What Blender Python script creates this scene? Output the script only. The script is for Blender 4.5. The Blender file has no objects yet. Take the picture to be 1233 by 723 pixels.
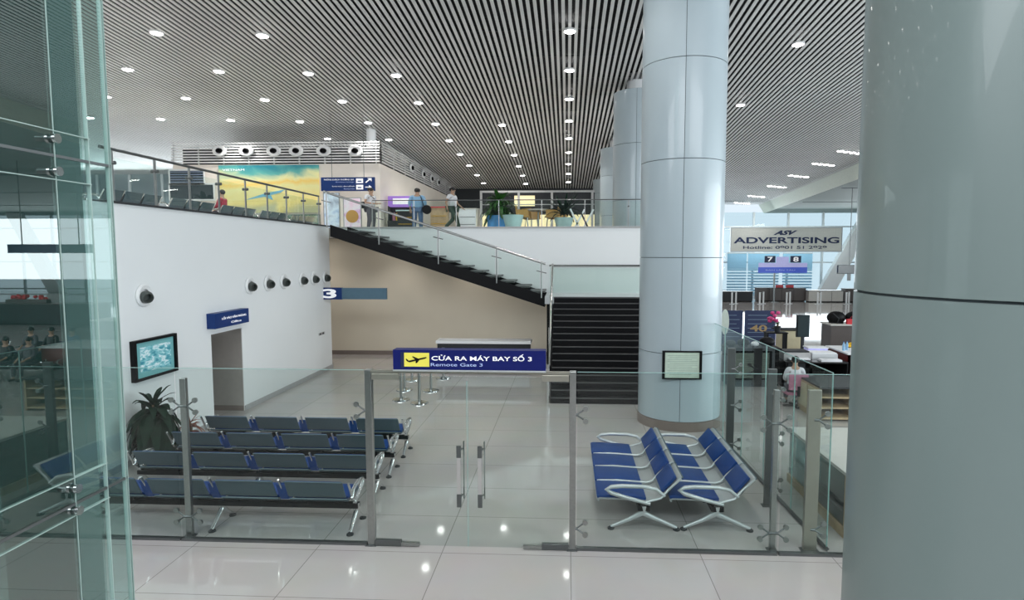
import bpy, bmesh, math, random
from mathutils import Vector, Matrix, Euler
random.seed(7)
R = math.radians
S = bpy.context.scene
COL = S.collection
# ------------------------------------------------------------------ camera
F = 725.0; W, H = 1233, 723
PITCH, YAW, SH = 4.46, 2.9, -0.0242
cd = bpy.data.cameras.new('camera'); cam = bpy.data.objects.new('camera', cd); COL.objects.link(cam)
cd.sensor_fit = 'HORIZONTAL'; cd.sensor_width = 36.0; cd.lens = 36.0*F/W; cd.shift_x = SH; cd.clip_end = 300; cd.clip_start = .05
cam.location = (0, 0, 4); cam.rotation_euler = (R(90-PITCH), 0, R(YAW))
S.camera = cam
CR = cam.rotation_euler.to_matrix()
def ray(px, py):
    return CR @ Vector(((px-(W/2-SH*W))/F, -(py-H/2)/F, -1.0))
def atY(px, py, Y): d = ray(px, py); return Vector((0, 0, 4))+d*(Y/d.y)
def atX(px, py, X): d = ray(px, py); return Vector((0, 0, 4))+d*(X/d.x)
def atZ(px, py, z): d = ray(px, py); return Vector((0, 0, 4))+d*((z-4)/d.z)
# ------------------------------------------------------------------ world, light, exposure
w = bpy.data.worlds.new('world'); S.world = w; w.use_nodes = True
wn = w.node_tree; bg = wn.nodes['Background']
bg.inputs['Color'].default_value = (.78, .90, 1.0, 1); bg.inputs['Strength'].default_value = .62
S.view_settings.view_transform = 'Standard'; S.view_settings.look = 'None'
S.view_settings.exposure = 0.7; S.view_settings.gamma = 1; S.view_settings.use_curve_mapping = False
S.cycles.use_denoising = True
S.cycles.max_bounces = 10; S.cycles.transparent_max_bounces = 24; S.cycles.diffuse_bounces = 4; S.cycles.glossy_bounces = 4
S.cycles.sample_clamp_indirect = 6; S.cycles.caustics_reflective = False; S.cycles.caustics_refractive = False
def area(name, loc, rot, sx, sy, power, col):
    l = bpy.data.lights.new(name, 'AREA'); l.shape = 'RECTANGLE'; l.size = sx; l.size_y = sy; l.energy = power; l.color = col
    o = bpy.data.objects.new(name, l); COL.objects.link(o); o.location = loc; o.rotation_euler = rot; return o
# daylight entering through the tall glazing at the right and the far end
area('daylight_right', (30, 9, 4.8), (0, R(90), 0), 7.4, 34, 4000, (.86, .95, 1))
area('added_fill_rear', (0, -3, 10.6), (R(52), 0, 0), 34, 4, 1900, (.92, .96, 1))  # added fill panel, high and unseen behind the camera, not a window
area('daylight_far', (34, 57.5, 4.4), (R(-90), 0, 0), 40, 6, 1500, (.86, .95, 1))
area('daylight_gallery', (-34, 41, 7.2), (R(-90), 0, R(0)), 22, 4, 900, (.88, .96, 1))

# ------------------------------------------------------------------ materials
MATS = {}
def pm(name, col, rough=.5, metal=0, spec=.5, noise=.04, scale=8, emit=0, coat=0, alpha=1, bump=0):
    if name in MATS: return MATS[name]
    m = bpy.data.materials.new(name); m.use_nodes = True; nt = m.node_tree
    b = nt.nodes['Principled BSDF']
    b.inputs['Roughness'].default_value = rough; b.inputs['Metallic'].default_value = metal
    b.inputs['Specular IOR Level'].default_value = spec; b.inputs['Coat Weight'].default_value = coat
    tc = nt.nodes.new('ShaderNodeTexCoord'); n = nt.nodes.new('ShaderNodeTexNoise'); n.inputs['Scale'].default_value = scale
    nt.links.new(tc.outputs['Object'], n.inputs['Vector'])
    r = nt.nodes.new('ShaderNodeValToRGB')
    r.color_ramp.elements[0].position = .3; r.color_ramp.elements[1].position = .7
    r.color_ramp.elements[0].color = tuple(max(0, c*(1-noise)) for c in col)+(1,)
    r.color_ramp.elements[1].color = tuple(min(1, c*(1+noise)) for c in col)+(1,)
    nt.links.new(n.outputs['Fac'], r.inputs['Fac']); nt.links.new(r.outputs['Color'], b.inputs['Base Color'])
    if bump:
        bp = nt.nodes.new('ShaderNodeBump'); bp.inputs['Strength'].default_value = bump
        nt.links.new(n.outputs['Fac'], bp.inputs['Height']); nt.links.new(bp.outputs['Normal'], b.inputs['Normal'])
    if emit:
        nt.links.new(r.outputs['Color'], b.inputs['Emission Color']); b.inputs['Emission Strength'].default_value = emit
    MATS[name] = m; return m
def glass(name, tint, refl=.0, rough=0.0, ior=1.5):
    if name in MATS: return MATS[name]
    m = bpy.data.materials.new(name); m.use_nodes = True; nt = m.node_tree; nt.nodes.clear()
    out = nt.nodes.new('ShaderNodeOutputMaterial'); mix = nt.nodes.new('ShaderNodeMixShader')
    t = nt.nodes.new('ShaderNodeBsdfTransparent'); g = nt.nodes.new('ShaderNodeBsdfGlossy')
    t.inputs['Color'].default_value = tuple(tint)+(1,); g.inputs['Roughness'].default_value = rough
    g.inputs['Color'].default_value = (.95, 1, .98, 1)
    f = nt.nodes.new('ShaderNodeFresnel'); f.inputs['IOR'].default_value = ior
    a = nt.nodes.new('ShaderNodeMath'); a.operation = 'ADD'; a.use_clamp = True; a.inputs[1].default_value = refl
    ge = nt.nodes.new('ShaderNodeNewGeometry'); fr = nt.nodes.new('ShaderNodeMath'); fr.operation = 'SUBTRACT'; fr.inputs[0].default_value = 1
    mu = nt.nodes.new('ShaderNodeMath'); mu.operation = 'MULTIPLY'      # only the outward face of a pane mirrors
    nt.links.new(ge.outputs['Backfacing'], fr.inputs[1]); nt.links.new(a.outputs[0], mu.inputs[0]); nt.links.new(fr.outputs[0], mu.inputs[1])
    nt.links.new(f.outputs[0], a.inputs[0]); nt.links.new(mu.outputs[0], mix.inputs[0])
    nt.links.new(t.outputs[0], mix.inputs[1]); nt.links.new(g.outputs[0], mix.inputs[2]); nt.links.new(mix.outputs[0], out.inputs[0])
    MATS[name] = m; return m
def floor_mat(name, base, grout, tw, td, ox, oy, rough):
    m = bpy.data.materials.new(name); m.use_nodes = True; nt = m.node_tree; b = nt.nodes['Principled BSDF']
    tc = nt.nodes.new('ShaderNodeTexCoord'); mp = nt.nodes.new('ShaderNodeMapping'); mp.inputs['Location'].default_value = (ox, oy, 0)
    br = nt.nodes.new('ShaderNodeTexBrick'); br.offset = 0; br.squash = 1
    br.inputs['Scale'].default_value = 1; br.inputs['Brick Width'].default_value = tw; br.inputs['Row Height'].default_value = td
    br.inputs['Mortar Size'].default_value = .006; br.inputs['Mortar Smooth'].default_value = .2
    br.inputs['Color1'].default_value = tuple(base)+(1,); br.inputs['Color2'].default_value = tuple(c*.955 for c in base)+(1,); br.inputs['Mortar'].default_value = tuple(grout)+(1,)
    n = nt.nodes.new('ShaderNodeTexNoise'); n.inputs['Scale'].default_value = 1.3; n.inputs['Detail'].default_value = 6
    mx = nt.nodes.new('ShaderNodeMix'); mx.data_type = 'RGBA'; mx.blend_type = 'MULTIPLY'; mx.inputs['Factor'].default_value = .12
    nt.links.new(tc.outputs['Object'], mp.inputs['Vector']); nt.links.new(mp.outputs[0], br.inputs['Vector']); nt.links.new(tc.outputs['Object'], n.inputs['Vector'])
    nt.links.new(br.outputs['Color'], mx.inputs['A']); nt.links.new(n.outputs['Color'], mx.inputs['B']); nt.links.new(mx.outputs['Result'], b.inputs['Base Color'])
    b.inputs['Roughness'].default_value = rough; b.inputs['Specular IOR Level'].default_value = .6
    MATS[name] = m; return m
M = dict(
    floor=floor_mat('polished_tile', (.54, .51, .492), (.27, .255, .24), 1.72, 1.12, -.06+1.72*40, .15+1.12*40, .055),
    gfloor=floor_mat('gallery_tile', (.55, .53, .5), (.3, .3, .3), 1.2, 1.2, 60, 60, .2),
    white=pm('white_wall_paint', (.86, .88, .885), .6, noise=.01, scale=.7),
    cream=pm('cream_wall_paint', (.93, .86, .78), .6, noise=.02, scale=.7),
    beige=pm('beige_wall_paint', (.68, .61, .49), .6, noise=.05, scale=.5),
    taupe=pm('taupe_wall_paint', (.40, .37, .34), .6, noise=.03),
    skirting=pm('brown_skirting', (.20, .16, .14), .4), skirt_grey=pm('grey_skirting', (.42, .42, .42), .4),
    slat=pm('ceiling_slat_metal', (.78, .78, .77), .45, noise=.05, scale=.4), void=pm('ceiling_void_black', (.012, .012, .014), .9),
    soffit=pm('green_grey_soffit', (.13, .165, .15), .6), edge=pm('pale_ceiling_edge', (.62, .68, .60), .5),
    black=pm('black_paint', (.006, .006, .007), .5, spec=.15), blackg=pm('black_gloss', (.02, .02, .022), .22), dgrey=pm('dark_grey', (.035, .038, .042), .5, spec=.25),
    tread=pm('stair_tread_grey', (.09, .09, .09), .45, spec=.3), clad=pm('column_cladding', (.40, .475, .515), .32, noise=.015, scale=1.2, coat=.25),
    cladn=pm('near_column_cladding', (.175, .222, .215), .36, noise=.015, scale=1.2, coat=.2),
    seam=pm('dark_seam', (.10, .12, .13), .7), steel=pm('brushed_steel', (.40, .41, .40), .28, 1, noise=.05, scale=30),
    chrome=pm('chrome', (.80, .80, .80), .12, 1, noise=.01), dsteel=pm('dark_steel', (.16, .17, .17), .35, .8),
    bronze=pm('satin_plate', (.44, .42, .36), .35, .85), alu=pm('light_aluminium', (.66, .68, .69), .4, .6, noise=.02),
    perf=pm('perforated_grey_steel', (.085, .13, .155), .45, .3, noise=.06, scale=60), perfl=pm('pale_seat_pan', (.50, .51, .52), .4, .5, noise=.08, scale=90),
    blue=pm('blue_vinyl', (.0015, .048, .23), .45, spec=.25, noise=.08, scale=20), navy=pm('navy_sign_face', (.005, .010, .125), .4, noise=.03, spec=.3),
    signblue=pm('blue_sign_face', (.006, .035, .165), .4, noise=.03, spec=.3), slate=pm('faded_blue_sign_panel', (.075, .15, .21), .5),
    yellow=pm('yellow_sign_square', (.78, .70, .10), .45, emit=.12), wtxt=pm('white_lettering', (.88, .88, .90), .5, emit=.25),
    ltxt=pm('pale_blue_lettering', (.45, .55, .85), .5, emit=.1), ntxt=pm('navy_lettering', (.02, .04, .12), .5), gold=pm('gold_lettering', (.32, .22, .10), .5),
    led=pm('white_lamp', (1, .98, .95), .5, emit=15, noise=0), tube=pm('lamp_rim', (.75, .75, .75), .4),
    board=pm('cream_billboard', (.74, .76, .70), .6, emit=.05), dnavy=pm('dark_navy_banner', (.010, .022, .075), .5),
    dwood=pm('dark_brown_laminate', (.085, .07, .065), .45), redd=pm('dark_red_laminate', (.16, .012, .012), .4), wood=pm('tan_wood', (.46, .34, .20), .5, noise=.15, scale=6),
    pale=pm('pale_laminate', (.62, .60, .56), .45), cabinet=pm('beige_cabinet', (.60, .54, .36), .5), leaf=pm('dark_green_leaf', (.004, .022, .011), .6, spec=.15, noise=.3),
    leaf2=pm('mid_green_leaf', (.03, .11, .02), .4, noise=.3), stem=pm('plant_stem', (.16, .11, .06), .7), pinkf=pm('pink_flower', (.62, .06, .22), .6),
    potd=pm('dark_pot', (.03, .035, .04), .4), potw=pm('pale_teal_pot', (.55, .74, .74), .4), skyblue=pm('bright_blue_planter', (.06, .32, .72), .4, noise=.2, scale=3),
    terracotta=pm('terracotta_leaf', (.35, .12, .07), .5, noise=.3), chairy=pm('yellow_tan_plastic', (.55, .30, .07), .4),
    red=pm('red_plastic', (.60, .03, .04), .4), redsoft=pm('red_cloth', (.45, .03, .06), .8), yel=pm('yellow_cloth', (.80, .48, .02), .7), pink=pm('pink_cloth', (.55, .22, .32), .8),
    skin=pm('skin', (.50, .32, .22), .6, noise=.05), hair=pm('black_hair', (.012, .010, .010), .5), shirtw=pm('white_cotton', (.74, .75, .78), .8, noise=.05),
    shirtb=pm('light_blue_cotton', (.28, .50, .72), .8), green_t=pm('dark_green_trousers', (.05, .09, .07), .8), grey_t=pm('grey_trousers', (.12, .12, .14), .8),
    jean=pm('blue_jeans', (.10, .18, .32), .8), shoe=pm('shoe', (.03, .03, .03), .5), paper=pm('white_paper', (.80, .82, .84), .6, noise=.02),
    grille=pm('air_nozzle_white', (.82, .83, .83), .4), nozzle=pm('air_nozzle_cone', (.06, .07, .065), .4), blind=pm('blue_blind', (.30, .55, .74), .6), mull=pm('window_mullion', (.60, .64, .66), .4),
    gpane=glass('clear_partition_glass', (.90, .935, .925)), gbal=glass('balustrade_glass', (.93, .97, .955)), gedge=pm('glass_edge', (.30, .48, .45), .25),
    gtower=glass('green_coated_glass', (.46, .56, .545), .22), gtower2=glass('pale_green_glass', (.84, .91, .90), .05), gwin=glass('window_glass', (.88, .94, .95)), gcount=glass('counter_glass', (.35, .5, .5), .08),
    tedge=pm('pale_green_glass_edge', (.33, .43, .40), .35), shaft=pm('shaft_pillar_grey', (.13, .18, .175), .6), screen=pm('dark_screen', (.02, .035, .04), .15),
    shop=pm('lit_cream_panel', (.88, .76, .45), .6, emit=.35), purple=pm('purple_display', (.30, .16, .55), .4, emit=.3), lav=pm('lavender_display', (.50, .50, .85), .4, emit=.15),
)
# ------------------------------------------------------------------ mesh helpers
def setp(o, label=None, cat=None, group=None, kind=None):
    if label: o['label'] = label
    if cat: o['category'] = cat
    if group: o['group'] = group
    if kind: o['kind'] = kind
    return o
class MB:
    def __init__(s): s.v = []; s.f = []
    def add(s, vs, fs, mat=None):
        n = len(s.v)
        s.v += [tuple(mat @ Vector(v)) if mat is not None else tuple(v) for v in vs]; s.f += [tuple(i+n for i in f) for f in fs]; return s
    def box(s, x0, x1, y0, y1, z0, z1, mat=None):
        return s.add([(x0, y0, z0), (x1, y0, z0), (x1, y1, z0), (x0, y1, z0), (x0, y0, z1), (x1, y0, z1), (x1, y1, z1), (x0, y1, z1)],
                     [(0, 3, 2, 1), (4, 5, 6, 7), (0, 1, 5, 4), (1, 2, 6, 5), (2, 3, 7, 6), (3, 0, 4, 7)], mat)
    def tube(s, pts, r, n=8, cap=True):
        pts = [Vector(p) for p in pts]; rs = r if isinstance(r, (list, tuple)) else [r]*len(pts)
        base = len(s.v); up = None
        for i, p in enumerate(pts):
            t = (pts[min(i+1, len(pts)-1)]-pts[max(i-1, 0)]).normalized()
            if up is None: up = Vector((0, 0, 1)) if abs(t.z) < .9 else Vector((0, 1, 0))
            a = t.cross(up); a = a.normalized() if a.length > 1e-6 else Vector((1, 0, 0)); b = a.cross(t).normalized(); up = b
            for k in range(n):
                an = 2*math.pi*k/n; s.v.append(tuple(p+(a*math.cos(an)+b*math.sin(an))*rs[i]))
        for i in range(len(pts)-1):
            for k in range(n):
                s.f.append((base+i*n+k, base+i*n+(k+1) % n, base+(i+1)*n+(k+1) % n, base+(i+1)*n+k))
        if cap: s.f.append(tuple(base+k for k in range(n))[::-1]); s.f.append(tuple(base+(len(pts)-1)*n+k for k in range(n)))
        return s
    def lathe(s, prof, c=(0, 0, 0), n=24, sy=1, mat=None, a0=0, a1=2*math.pi):
        full = abs(a1-a0-2*math.pi) < 1e-6; m = n if full else n+1; vs = []; fs = []
        for r, z in prof:
            for k in range(m):
                a = a0+(a1-a0)*k/n; vs.append((c[0]+r*math.cos(a), c[1]+r*math.sin(a)*sy, c[2]+z))
        for i in range(len(prof)-1):
            for k in range(n):
                k2 = (k+1) % m; fs.append((i*m+k, i*m+k2, (i+1)*m+k2, (i+1)*m+k))
        return s.add(vs, fs, mat)
    def prism(s, poly, y0, y1, mat=None):      # poly in (x,z)
        n = len(poly); vs = [(x, y0, z) for x, z in poly]+[(x, y1, z) for x, z in poly]
        return s.add(vs, [tuple(range(n)), tuple(range(2*n-1, n-1, -1))]+[(i, i+n, (i+1) % n+n, (i+1) % n) for i in range(n)], mat)
    def ell(s, c, r, n=14, m=9, mat=None):
        vs = []; fs = []
        for i in range(m+1):
            t = math.pi*i/m
            for k in range(n):
                a = 2*math.pi*k/n; vs.append((c[0]+r[0]*math.sin(t)*math.cos(a), c[1]+r[1]*math.sin(t)*math.sin(a), c[2]+r[2]*math.cos(t)))
        for i in range(m):
            for k in range(n): fs.append((i*n+k, i*n+(k+1) % n, (i+1)*n+(k+1) % n, (i+1)*n+k))
        return s.add(vs, fs, mat)
    def sheet(s, pts, th, x0, x1):              # profile of (y,z) with thickness, swept along x
        n = len(pts); nor = []
        for i in range(n):
            a = Vector(pts[max(i-1, 0)]); b = Vector(pts[min(i+1, n-1)]); d = (b-a).normalized(); nor.append(Vector((-d.y, d.x)))
        poly = [Vector(pts[i])+nor[i]*th/2 for i in range(n)]+[Vector(pts[i])-nor[i]*th/2 for i in range(n-1, -1, -1)]
        N = len(poly); vs = [(x0, p.x, p.y) for p in poly]+[(x1, p.x, p.y) for p in poly]
        fs = [(i, (i+1) % N, (i+1) % N+N, i+N) for i in range(N)]
        for i in range(n-1): fs.append((i, N-1-i, N-2-i, i+1)); fs.append((i+N, i+1+N, N-2-i+N, N-1-i+N))
        return s.add(vs, fs)
    def build(s, name, mat, parent=None, smooth=False, bevel=0):
        me = bpy.data.meshes.new(name); me.from_pydata(s.v, [], s.f); me.update()
        bm = bmesh.new(); bm.from_mesh(me)
        if smooth: bmesh.ops.remove_doubles(bm, verts=bm.verts, dist=1e-5)
        bmesh.ops.recalc_face_normals(bm, faces=bm.faces)
        if bevel:
            bmesh.ops.remove_doubles(bm, verts=bm.verts, dist=1e-5)
            bmesh.ops.bevel(bm, geom=[e for e in bm.edges if len(e.link_faces) == 2 and e.calc_face_angle(0) > .6], offset=bevel, segments=2, profile=.5, affect='EDGES')
        bm.to_mesh(me); bm.free()
        if smooth:
            for p in me.polygons: p.use_smooth = True
            try: me.set_sharp_from_angle(angle=R(45))
            except Exception: pass
        me.materials.append(mat)
        o = bpy.data.objects.new(name, me); COL.objects.link(o)
        if parent: o.parent = parent
        return o
def thing(name, label, cat, loc=(0, 0, 0), rz=0, group=None):
    o = bpy.data.objects.new(name, None); COL.objects.link(o); o.location = loc; o.rotation_euler = (0, 0, rz); o.empty_display_size = .2
    return setp(o, label, cat, group)
def struct(name, mb, mat, label=None, parent=None, **k):
    o = mb.build(name, mat, parent, **k)
    if not parent: o['kind'] = 'structure'
    if label: o['label'] = label
    return o
def copy_tree(o, parent=None):
    c = o.copy(); COL.objects.link(c); c.parent = parent
    for ch in list(o.children): copy_tree(ch, c)
    return c
def place(src, used, loc, rz=0, label=None, group=None):
    o = copy_tree(src) if used[0] else src
    used[0] = True; o.location = loc; o.rotation_euler = (0, 0, rz)
    if label: o['label'] = label
    if group: o['group'] = group
    return o
def text(body, width, height, mat, parent, loc, rot=(R(90), 0, 0), name='lettering', ext=.004, bold=0, shear=0):
    cu = bpy.data.curves.new(name, 'FONT'); cu.body = body; cu.align_x = 'CENTER'; cu.align_y = 'CENTER'; cu.extrude = ext; cu.offset = bold; cu.shear = shear
    o = bpy.data.objects.new(name, cu); COL.objects.link(o); bpy.context.view_layer.update()
    dg = bpy.context.evaluated_depsgraph_get(); me = bpy.data.meshes.new_from_object(o.evaluated_get(dg)); bpy.data.objects.remove(o)
    xs = [v.co.x for v in me.vertices]; ys = [v.co.y for v in me.vertices]
    sx = width/(max(xs)-min(xs)); sy = height/(max(ys)-min(ys)); cx = (max(xs)+min(xs))/2; cy = (max(ys)+min(ys))/2
    m = Matrix.Translation(loc) @ Euler(rot).to_matrix().to_4x4()
    for v in me.vertices: v.co = m @ Vector(((v.co.x-cx)*sx, (v.co.y-cy)*sy, v.co.z))
    me.materials.clear(); me.materials.append(mat); me.name = name
    t = bpy.data.objects.new(name, me); COL.objects.link(t)
    if parent: t.parent = parent
    return t
def skinmesh(name, verts, edges, radii, mat, parent, root=0, sub=2, extra=None):
    me = bpy.data.meshes.new(name); me.from_pydata(verts, edges, []); o = bpy.data.objects.new(name, me); COL.objects.link(o)
    sk = o.modifiers.new('s', 'SKIN'); sk.use_smooth_shade = True
    for i, r in enumerate(radii):
        rr = r if isinstance(r, tuple) else (r, r); me.skin_vertices[0].data[i].radius = rr; me.skin_vertices[0].data[i].use_root = (i == root)
    o.modifiers.new('u', 'SUBSURF').levels = sub
    bpy.context.view_layer.update(); dg = bpy.context.evaluated_depsgraph_get(); m2 = bpy.data.meshes.new_from_object(o.evaluated_get(dg))
    bpy.data.objects.remove(o)
    if extra:
        bm = bmesh.new(); bm.from_mesh(m2); t = bpy.data.meshes.new('t'); t.from_pydata(extra.v, [], extra.f); bm.from_mesh(t); bm.to_mesh(m2); bm.free()
        for p in m2.polygons: p.use_smooth = True
    m2.materials.clear(); m2.materials.append(mat); m2.name = name
    q = bpy.data.objects.new(name, m2); COL.objects.link(q); q.parent = parent; return q

# ================================================================== STRUCTURE
CEIL = lambda y: 12.0-.055*y
struct('floor', MB().box(-62, 75, -9, 62, -.2, 0), M['floor'])
struct('floor', MB().box(-62, -8.5, 10.3, 50, 4.55, 4.9).box(-8.5, 5.25, 21.3, 50, 4.55, 4.9), M['gfloor'], 'upper gallery floor')
ceil = struct('ceiling', MB().add([(x, y, CEIL(y)+.34) for x, y in ((-62, -4), (19.2, -4), (19.2, 60.5), (-62, 60.5))]+[(x, y, CEIL(y)+.42) for x, y in ((-62, -4), (19.2, -4), (19.2, 60.5), (-62, 60.5))],
              [(0, 1, 2, 3), (7, 6, 5, 4), (0, 4, 5, 1), (1, 5, 6, 2), (2, 6, 7, 3), (3, 7, 4, 0)]), M['void'], 'black deck above the ceiling slats')
sl = MB(); x = -62.0
while x < 19:
    z0, z1 = CEIL(-4), CEIL(60)
    sl.add([(x, -4, z0), (x+.1, -4, z0), (x+.1, 60, z1), (x, 60, z1), (x, -4, z0+.025), (x+.1, -4, z0+.025), (x+.1, 60, z1+.025), (x, 60, z1+.025)],
           [(0, 3, 2, 1), (4, 5, 6, 7), (0, 1, 5, 4), (1, 2, 6, 5), (2, 3, 7, 6), (3, 0, 4, 7)])
    x += .2
struct('ceiling_slats', sl, M['slat'], 'long pale metal slats', ceil)
cc = MB(); y = 2.0
while y < 60: cc.box(-62, 19, y, y+.04, CEIL(y)+.10, CEIL(y)+.14); y += 2.2
struct('slat_carriers', cc, M['dgrey'], None, ceil)
# pale ceiling edge and green-grey soffit on the right
so = struct('ceiling', MB().add([(19.2, -4, CEIL(-4)-.95), (66, -4, CEIL(-4)-.4), (66, 60.5, 7.9), (19.2, 60.5, 7.9), (19.2, -4, CEIL(-4)-.8), (66, -4, CEIL(-4)-.2), (66, 60.5, 8.05), (19.2, 60.5, 8.05)],
       [(0, 3, 2, 1), (4, 5, 6, 7), (0, 1, 5, 4), (1, 2, 6, 5), (2, 3, 7, 6), (3, 0, 4, 7)]), M['soffit'], 'green grey panelled soffit at the right')
struct('trim_1', MB().add([(18.7, -4, CEIL(-4)), (19.2, -4, CEIL(-4)-.97), (19.2, 60.5, CEIL(60.5)-.8), (18.7, 60.5, CEIL(60.5)), (18.75, -4, CEIL(-4)+.1), (19.28, -4, CEIL(-4)-.9), (19.28, 60.5, CEIL(60.5)-.75), (18.75, 60.5, CEIL(60.5)+.1)],
       [(0, 3, 2, 1), (4, 5, 6, 7), (0, 1, 5, 4), (1, 2, 6, 5), (2, 3, 7, 6), (3, 0, 4, 7)]), M['edge'])
sj = MB()
for yy in range(2, 58, 7): sj.box(19.3, 60, yy, yy+.05, CEIL(yy)-1.03+(yy*.0)-.0, CEIL(yy)-.99)
struct('soffit_joints', sj, M['seam'], None, so)

# left white wall with the door opening
DY0, DY1, DH = atX(254, 403, -8.2).y, atX(291, 396, -8.2).y, 2.12
wl = MB()
for z0, z1 in ((0, 2.12), (2.12, 4.155), (4.17, 4.9)):
    if z0 == 0: wl.box(-8.5, -8.2, 5, DY0, z0, z1).box(-8.5, -8.2, DY1, 20.45, z0, z1)
    else: wl.box(-8.5, -8.2, 5, 20.45, z0, z1)
wl.box(-8.5, -8.215, 5, 20.45, 4.15, 4.18)
struct('wall_rear', MB().box(-40, 60, -9.2, -9, 0, 13), pm('rear_wall_grey', (.30, .31, .32), .7))  # unseen wall added behind the camera to cut bright sky reflections in the glass
struct('wall_left', wl, M['white'])
struct('wall_passage', MB().box(-10.4, -8.21, DY1-.02, DY1, 0, 2.1).box(-10.4, -8.5, DY1, DY1+.12, 0, 2.6).box(-10.4, -8.5, DY0-.14, DY0-.02, 0, 2.6).box(-10.5, -10.4, DY0, DY1, 0, 2.6), M['taupe'])
struct('baseboard_passage', MB().box(-10.4, -8.21, DY1-.035, DY1-.02, 0, .13), M['skirting'])
struct('baseboard_left', MB().box(-8.2, -8.17, 5, DY0, 0, .12).box(-8.2, -8.17, DY1, 20.45, 0, .12), M['skirt_grey'])
struct('trim_2', MB().box(-8.52, -8.14, 10.3, 20.45, 4.9, 4.94), M['dgrey'])
# beige wall below the gallery
struct('wall_back', MB().box(-10.6, -.2, 23.2, 23.4, 0, 4.55), M['beige'])
struct('wall_recess', MB().box(-10.7, -10.5, 20.3, 23.2, 0, 4.55), M['cream'])
struct('baseboard_back', MB().box(-10.5, -.3, 23.17, 23.2, 0, .16), M['skirting'])
# white fascia behind the stair
SX0, SZ0, SX1, SZ1 = -7.72, 4.90, -.72, 2.62      # top and foot of the upper flight
struct('wall_fascia', MB().prism([(-8.2, 4.9), (5.25, 4.9), (5.25, 2.3), (-.6, 2.3), (-7.8, 4.62), (-8.2, 4.62)], 21.0, 21.28), M['white'])
struct('trim_3', MB().box(-8.2, 5.25, 20.97, 21.02, 4.86, 4.92), M['skirt_grey'])
struct('wall_stair_core', MB().box(2.4, 5.2, 21.3, 23.2, 0, 4.5).box(-.2, 2.4, 23.0, 23.2, 0, 4.5), M['white'])
# upper volume with shops
BX = -9.35
struct('wall_far', MB().box(-20, BX, 30, 30.2, 4.9, 8.46).box(BX-.2, BX, 30.2, 50, 4.9, 8.46), M['cream'])
struct('wall_end', MB().box(BX, 6, 50, 50.2, 4.9, 8.2), M['cream'])
struct('wall_end_dark', MB().box(BX, 6, 49.7, 50, 7.7, 9.5), M['dgrey'])
# curtain walls
def curtain(name, x0, x1, Y, z0, z1, step, rails, lab):
    root = bpy.data.objects.new(name, None); COL.objects.link(root); root['kind'] = 'structure'; root['label'] = lab
    fr = MB(); x = x0
    while x <= x1+.01: fr.box(x-.09, x+.09, Y-.1, Y+.1, z0, z1); x += step
    for z in rails: fr.box(x0, x1, Y-.08, Y+.08, z-.07, z+.07)
    fr.build('window_frame', M['mull'], root)
    MB().box(x0, x1, Y+.0, Y+.02, z0, z1).build('window_glass', M['gwin'], root); return root
curtain('window_1', 14.8, 64, 60, 0, 7.95, 3.3, (.3, 3.1, 6.55), 'tall glazed curtain wall at the far end of the hall')
curtain('window_2', -48, -20.2, 42, 4.9, 9.6, 2.4, (5.1, 7.4), 'bright gallery windows at the upper left')
struct('wall_window_base', MB().box(-48, -20.2, 41.7, 41.9, 4.9, 5.5), M['white'])
for i, (xa, xb) in enumerate(((28.6, 24.4), (40.5, 36.3), (50.5, 46.3), (60, 55.8))):
    struct('trim_%d' % (10+i), MB().prism([(xa-.55, 8.4), (xa+.75, 8.4), (xb+.75, 0), (xb-.75, 0)], 58.2, 58.9), M['white'], 'slanted white steel strut before the far glazing')
struct('wall_outer_back', MB().box(8, 14.8, 59.5, 60, 0, 8.4), M['white'])

# ================================================================== COLUMNS
def column(x, y, r, z1, rings, seams, mat, label, base=True, group=None):
    t = thing('round_column', label, 'column', (x, y, 0), 0, group)
    MB().lathe([(r-.02, 0), (r-.02, z1)], n=48).build('core', M['seam'], t, smooth=True)
    c = MB(); zs = [.22]+rings+[z1]
    for a, b in zip(zs[:-1], zs[1:]):
        for k in range(len(seams)):
            a0 = seams[k]+.006; a1 = (seams[(k+1) % len(seams)]+(2*math.pi if k == len(seams)-1 else 0))-.006
            c.lathe([(r-.03, a+.008), (r, a+.008), (r, b-.008), (r-.03, b-.008)], n=20, a0=a0, a1=a1)
    c.build('cladding', mat, t, smooth=True)
    if base: MB().lathe([(r+.015, 0), (r+.015, .2), (r-.02, .22)], n=48).build('base_ring', M['skirting'], t, smooth=True)
    return t
sa = math.atan2(-14.3, -2.62)+.03
seams = [sa, sa+math.pi/2, sa+math.pi, sa+1.5*math.pi]
column(2.66, 14.3, .95, 11.0, [1.75, 3.9, 6.05, 8.2, 10.35], seams, M['clad'], 'pale blue round clad column with the framed notice on its front')
lab = ['pale round column rising through the gallery, closest behind the big one', 'pale round column far down the gallery, second behind the big one', 'farthest pale round column at the end of the gallery row']
for i, yy in enumerate((24.4, 34.0, 43.6)):
    t = column(2.75, yy, .95, CEIL(yy)-.42, [1.75, 3.9, 6.05, 8.2], seams, M['clad'], lab[i], False, 'columns along the gallery')
    MB().lathe([(.45, CEIL(yy)-.42), (.45, CEIL(yy)+.3)], n=24).build('neck', M['alu'], t, smooth=True)
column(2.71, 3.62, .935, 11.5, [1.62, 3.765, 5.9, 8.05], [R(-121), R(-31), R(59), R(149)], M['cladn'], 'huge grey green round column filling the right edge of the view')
# small white pole on the shop roof
pz = atY(447, 165, 31)
tp = thing('roof_pole', 'short white round pole between the shop roof and the slatted ceiling', 'pole', (pz.x, 31, 8.46))
MB().lathe([(.24, 0), (.24, CEIL(31)-8.36), (0, CEIL(31)-8.36)], n=20).build('shaft', M['white'], tp, smooth=True)

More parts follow.
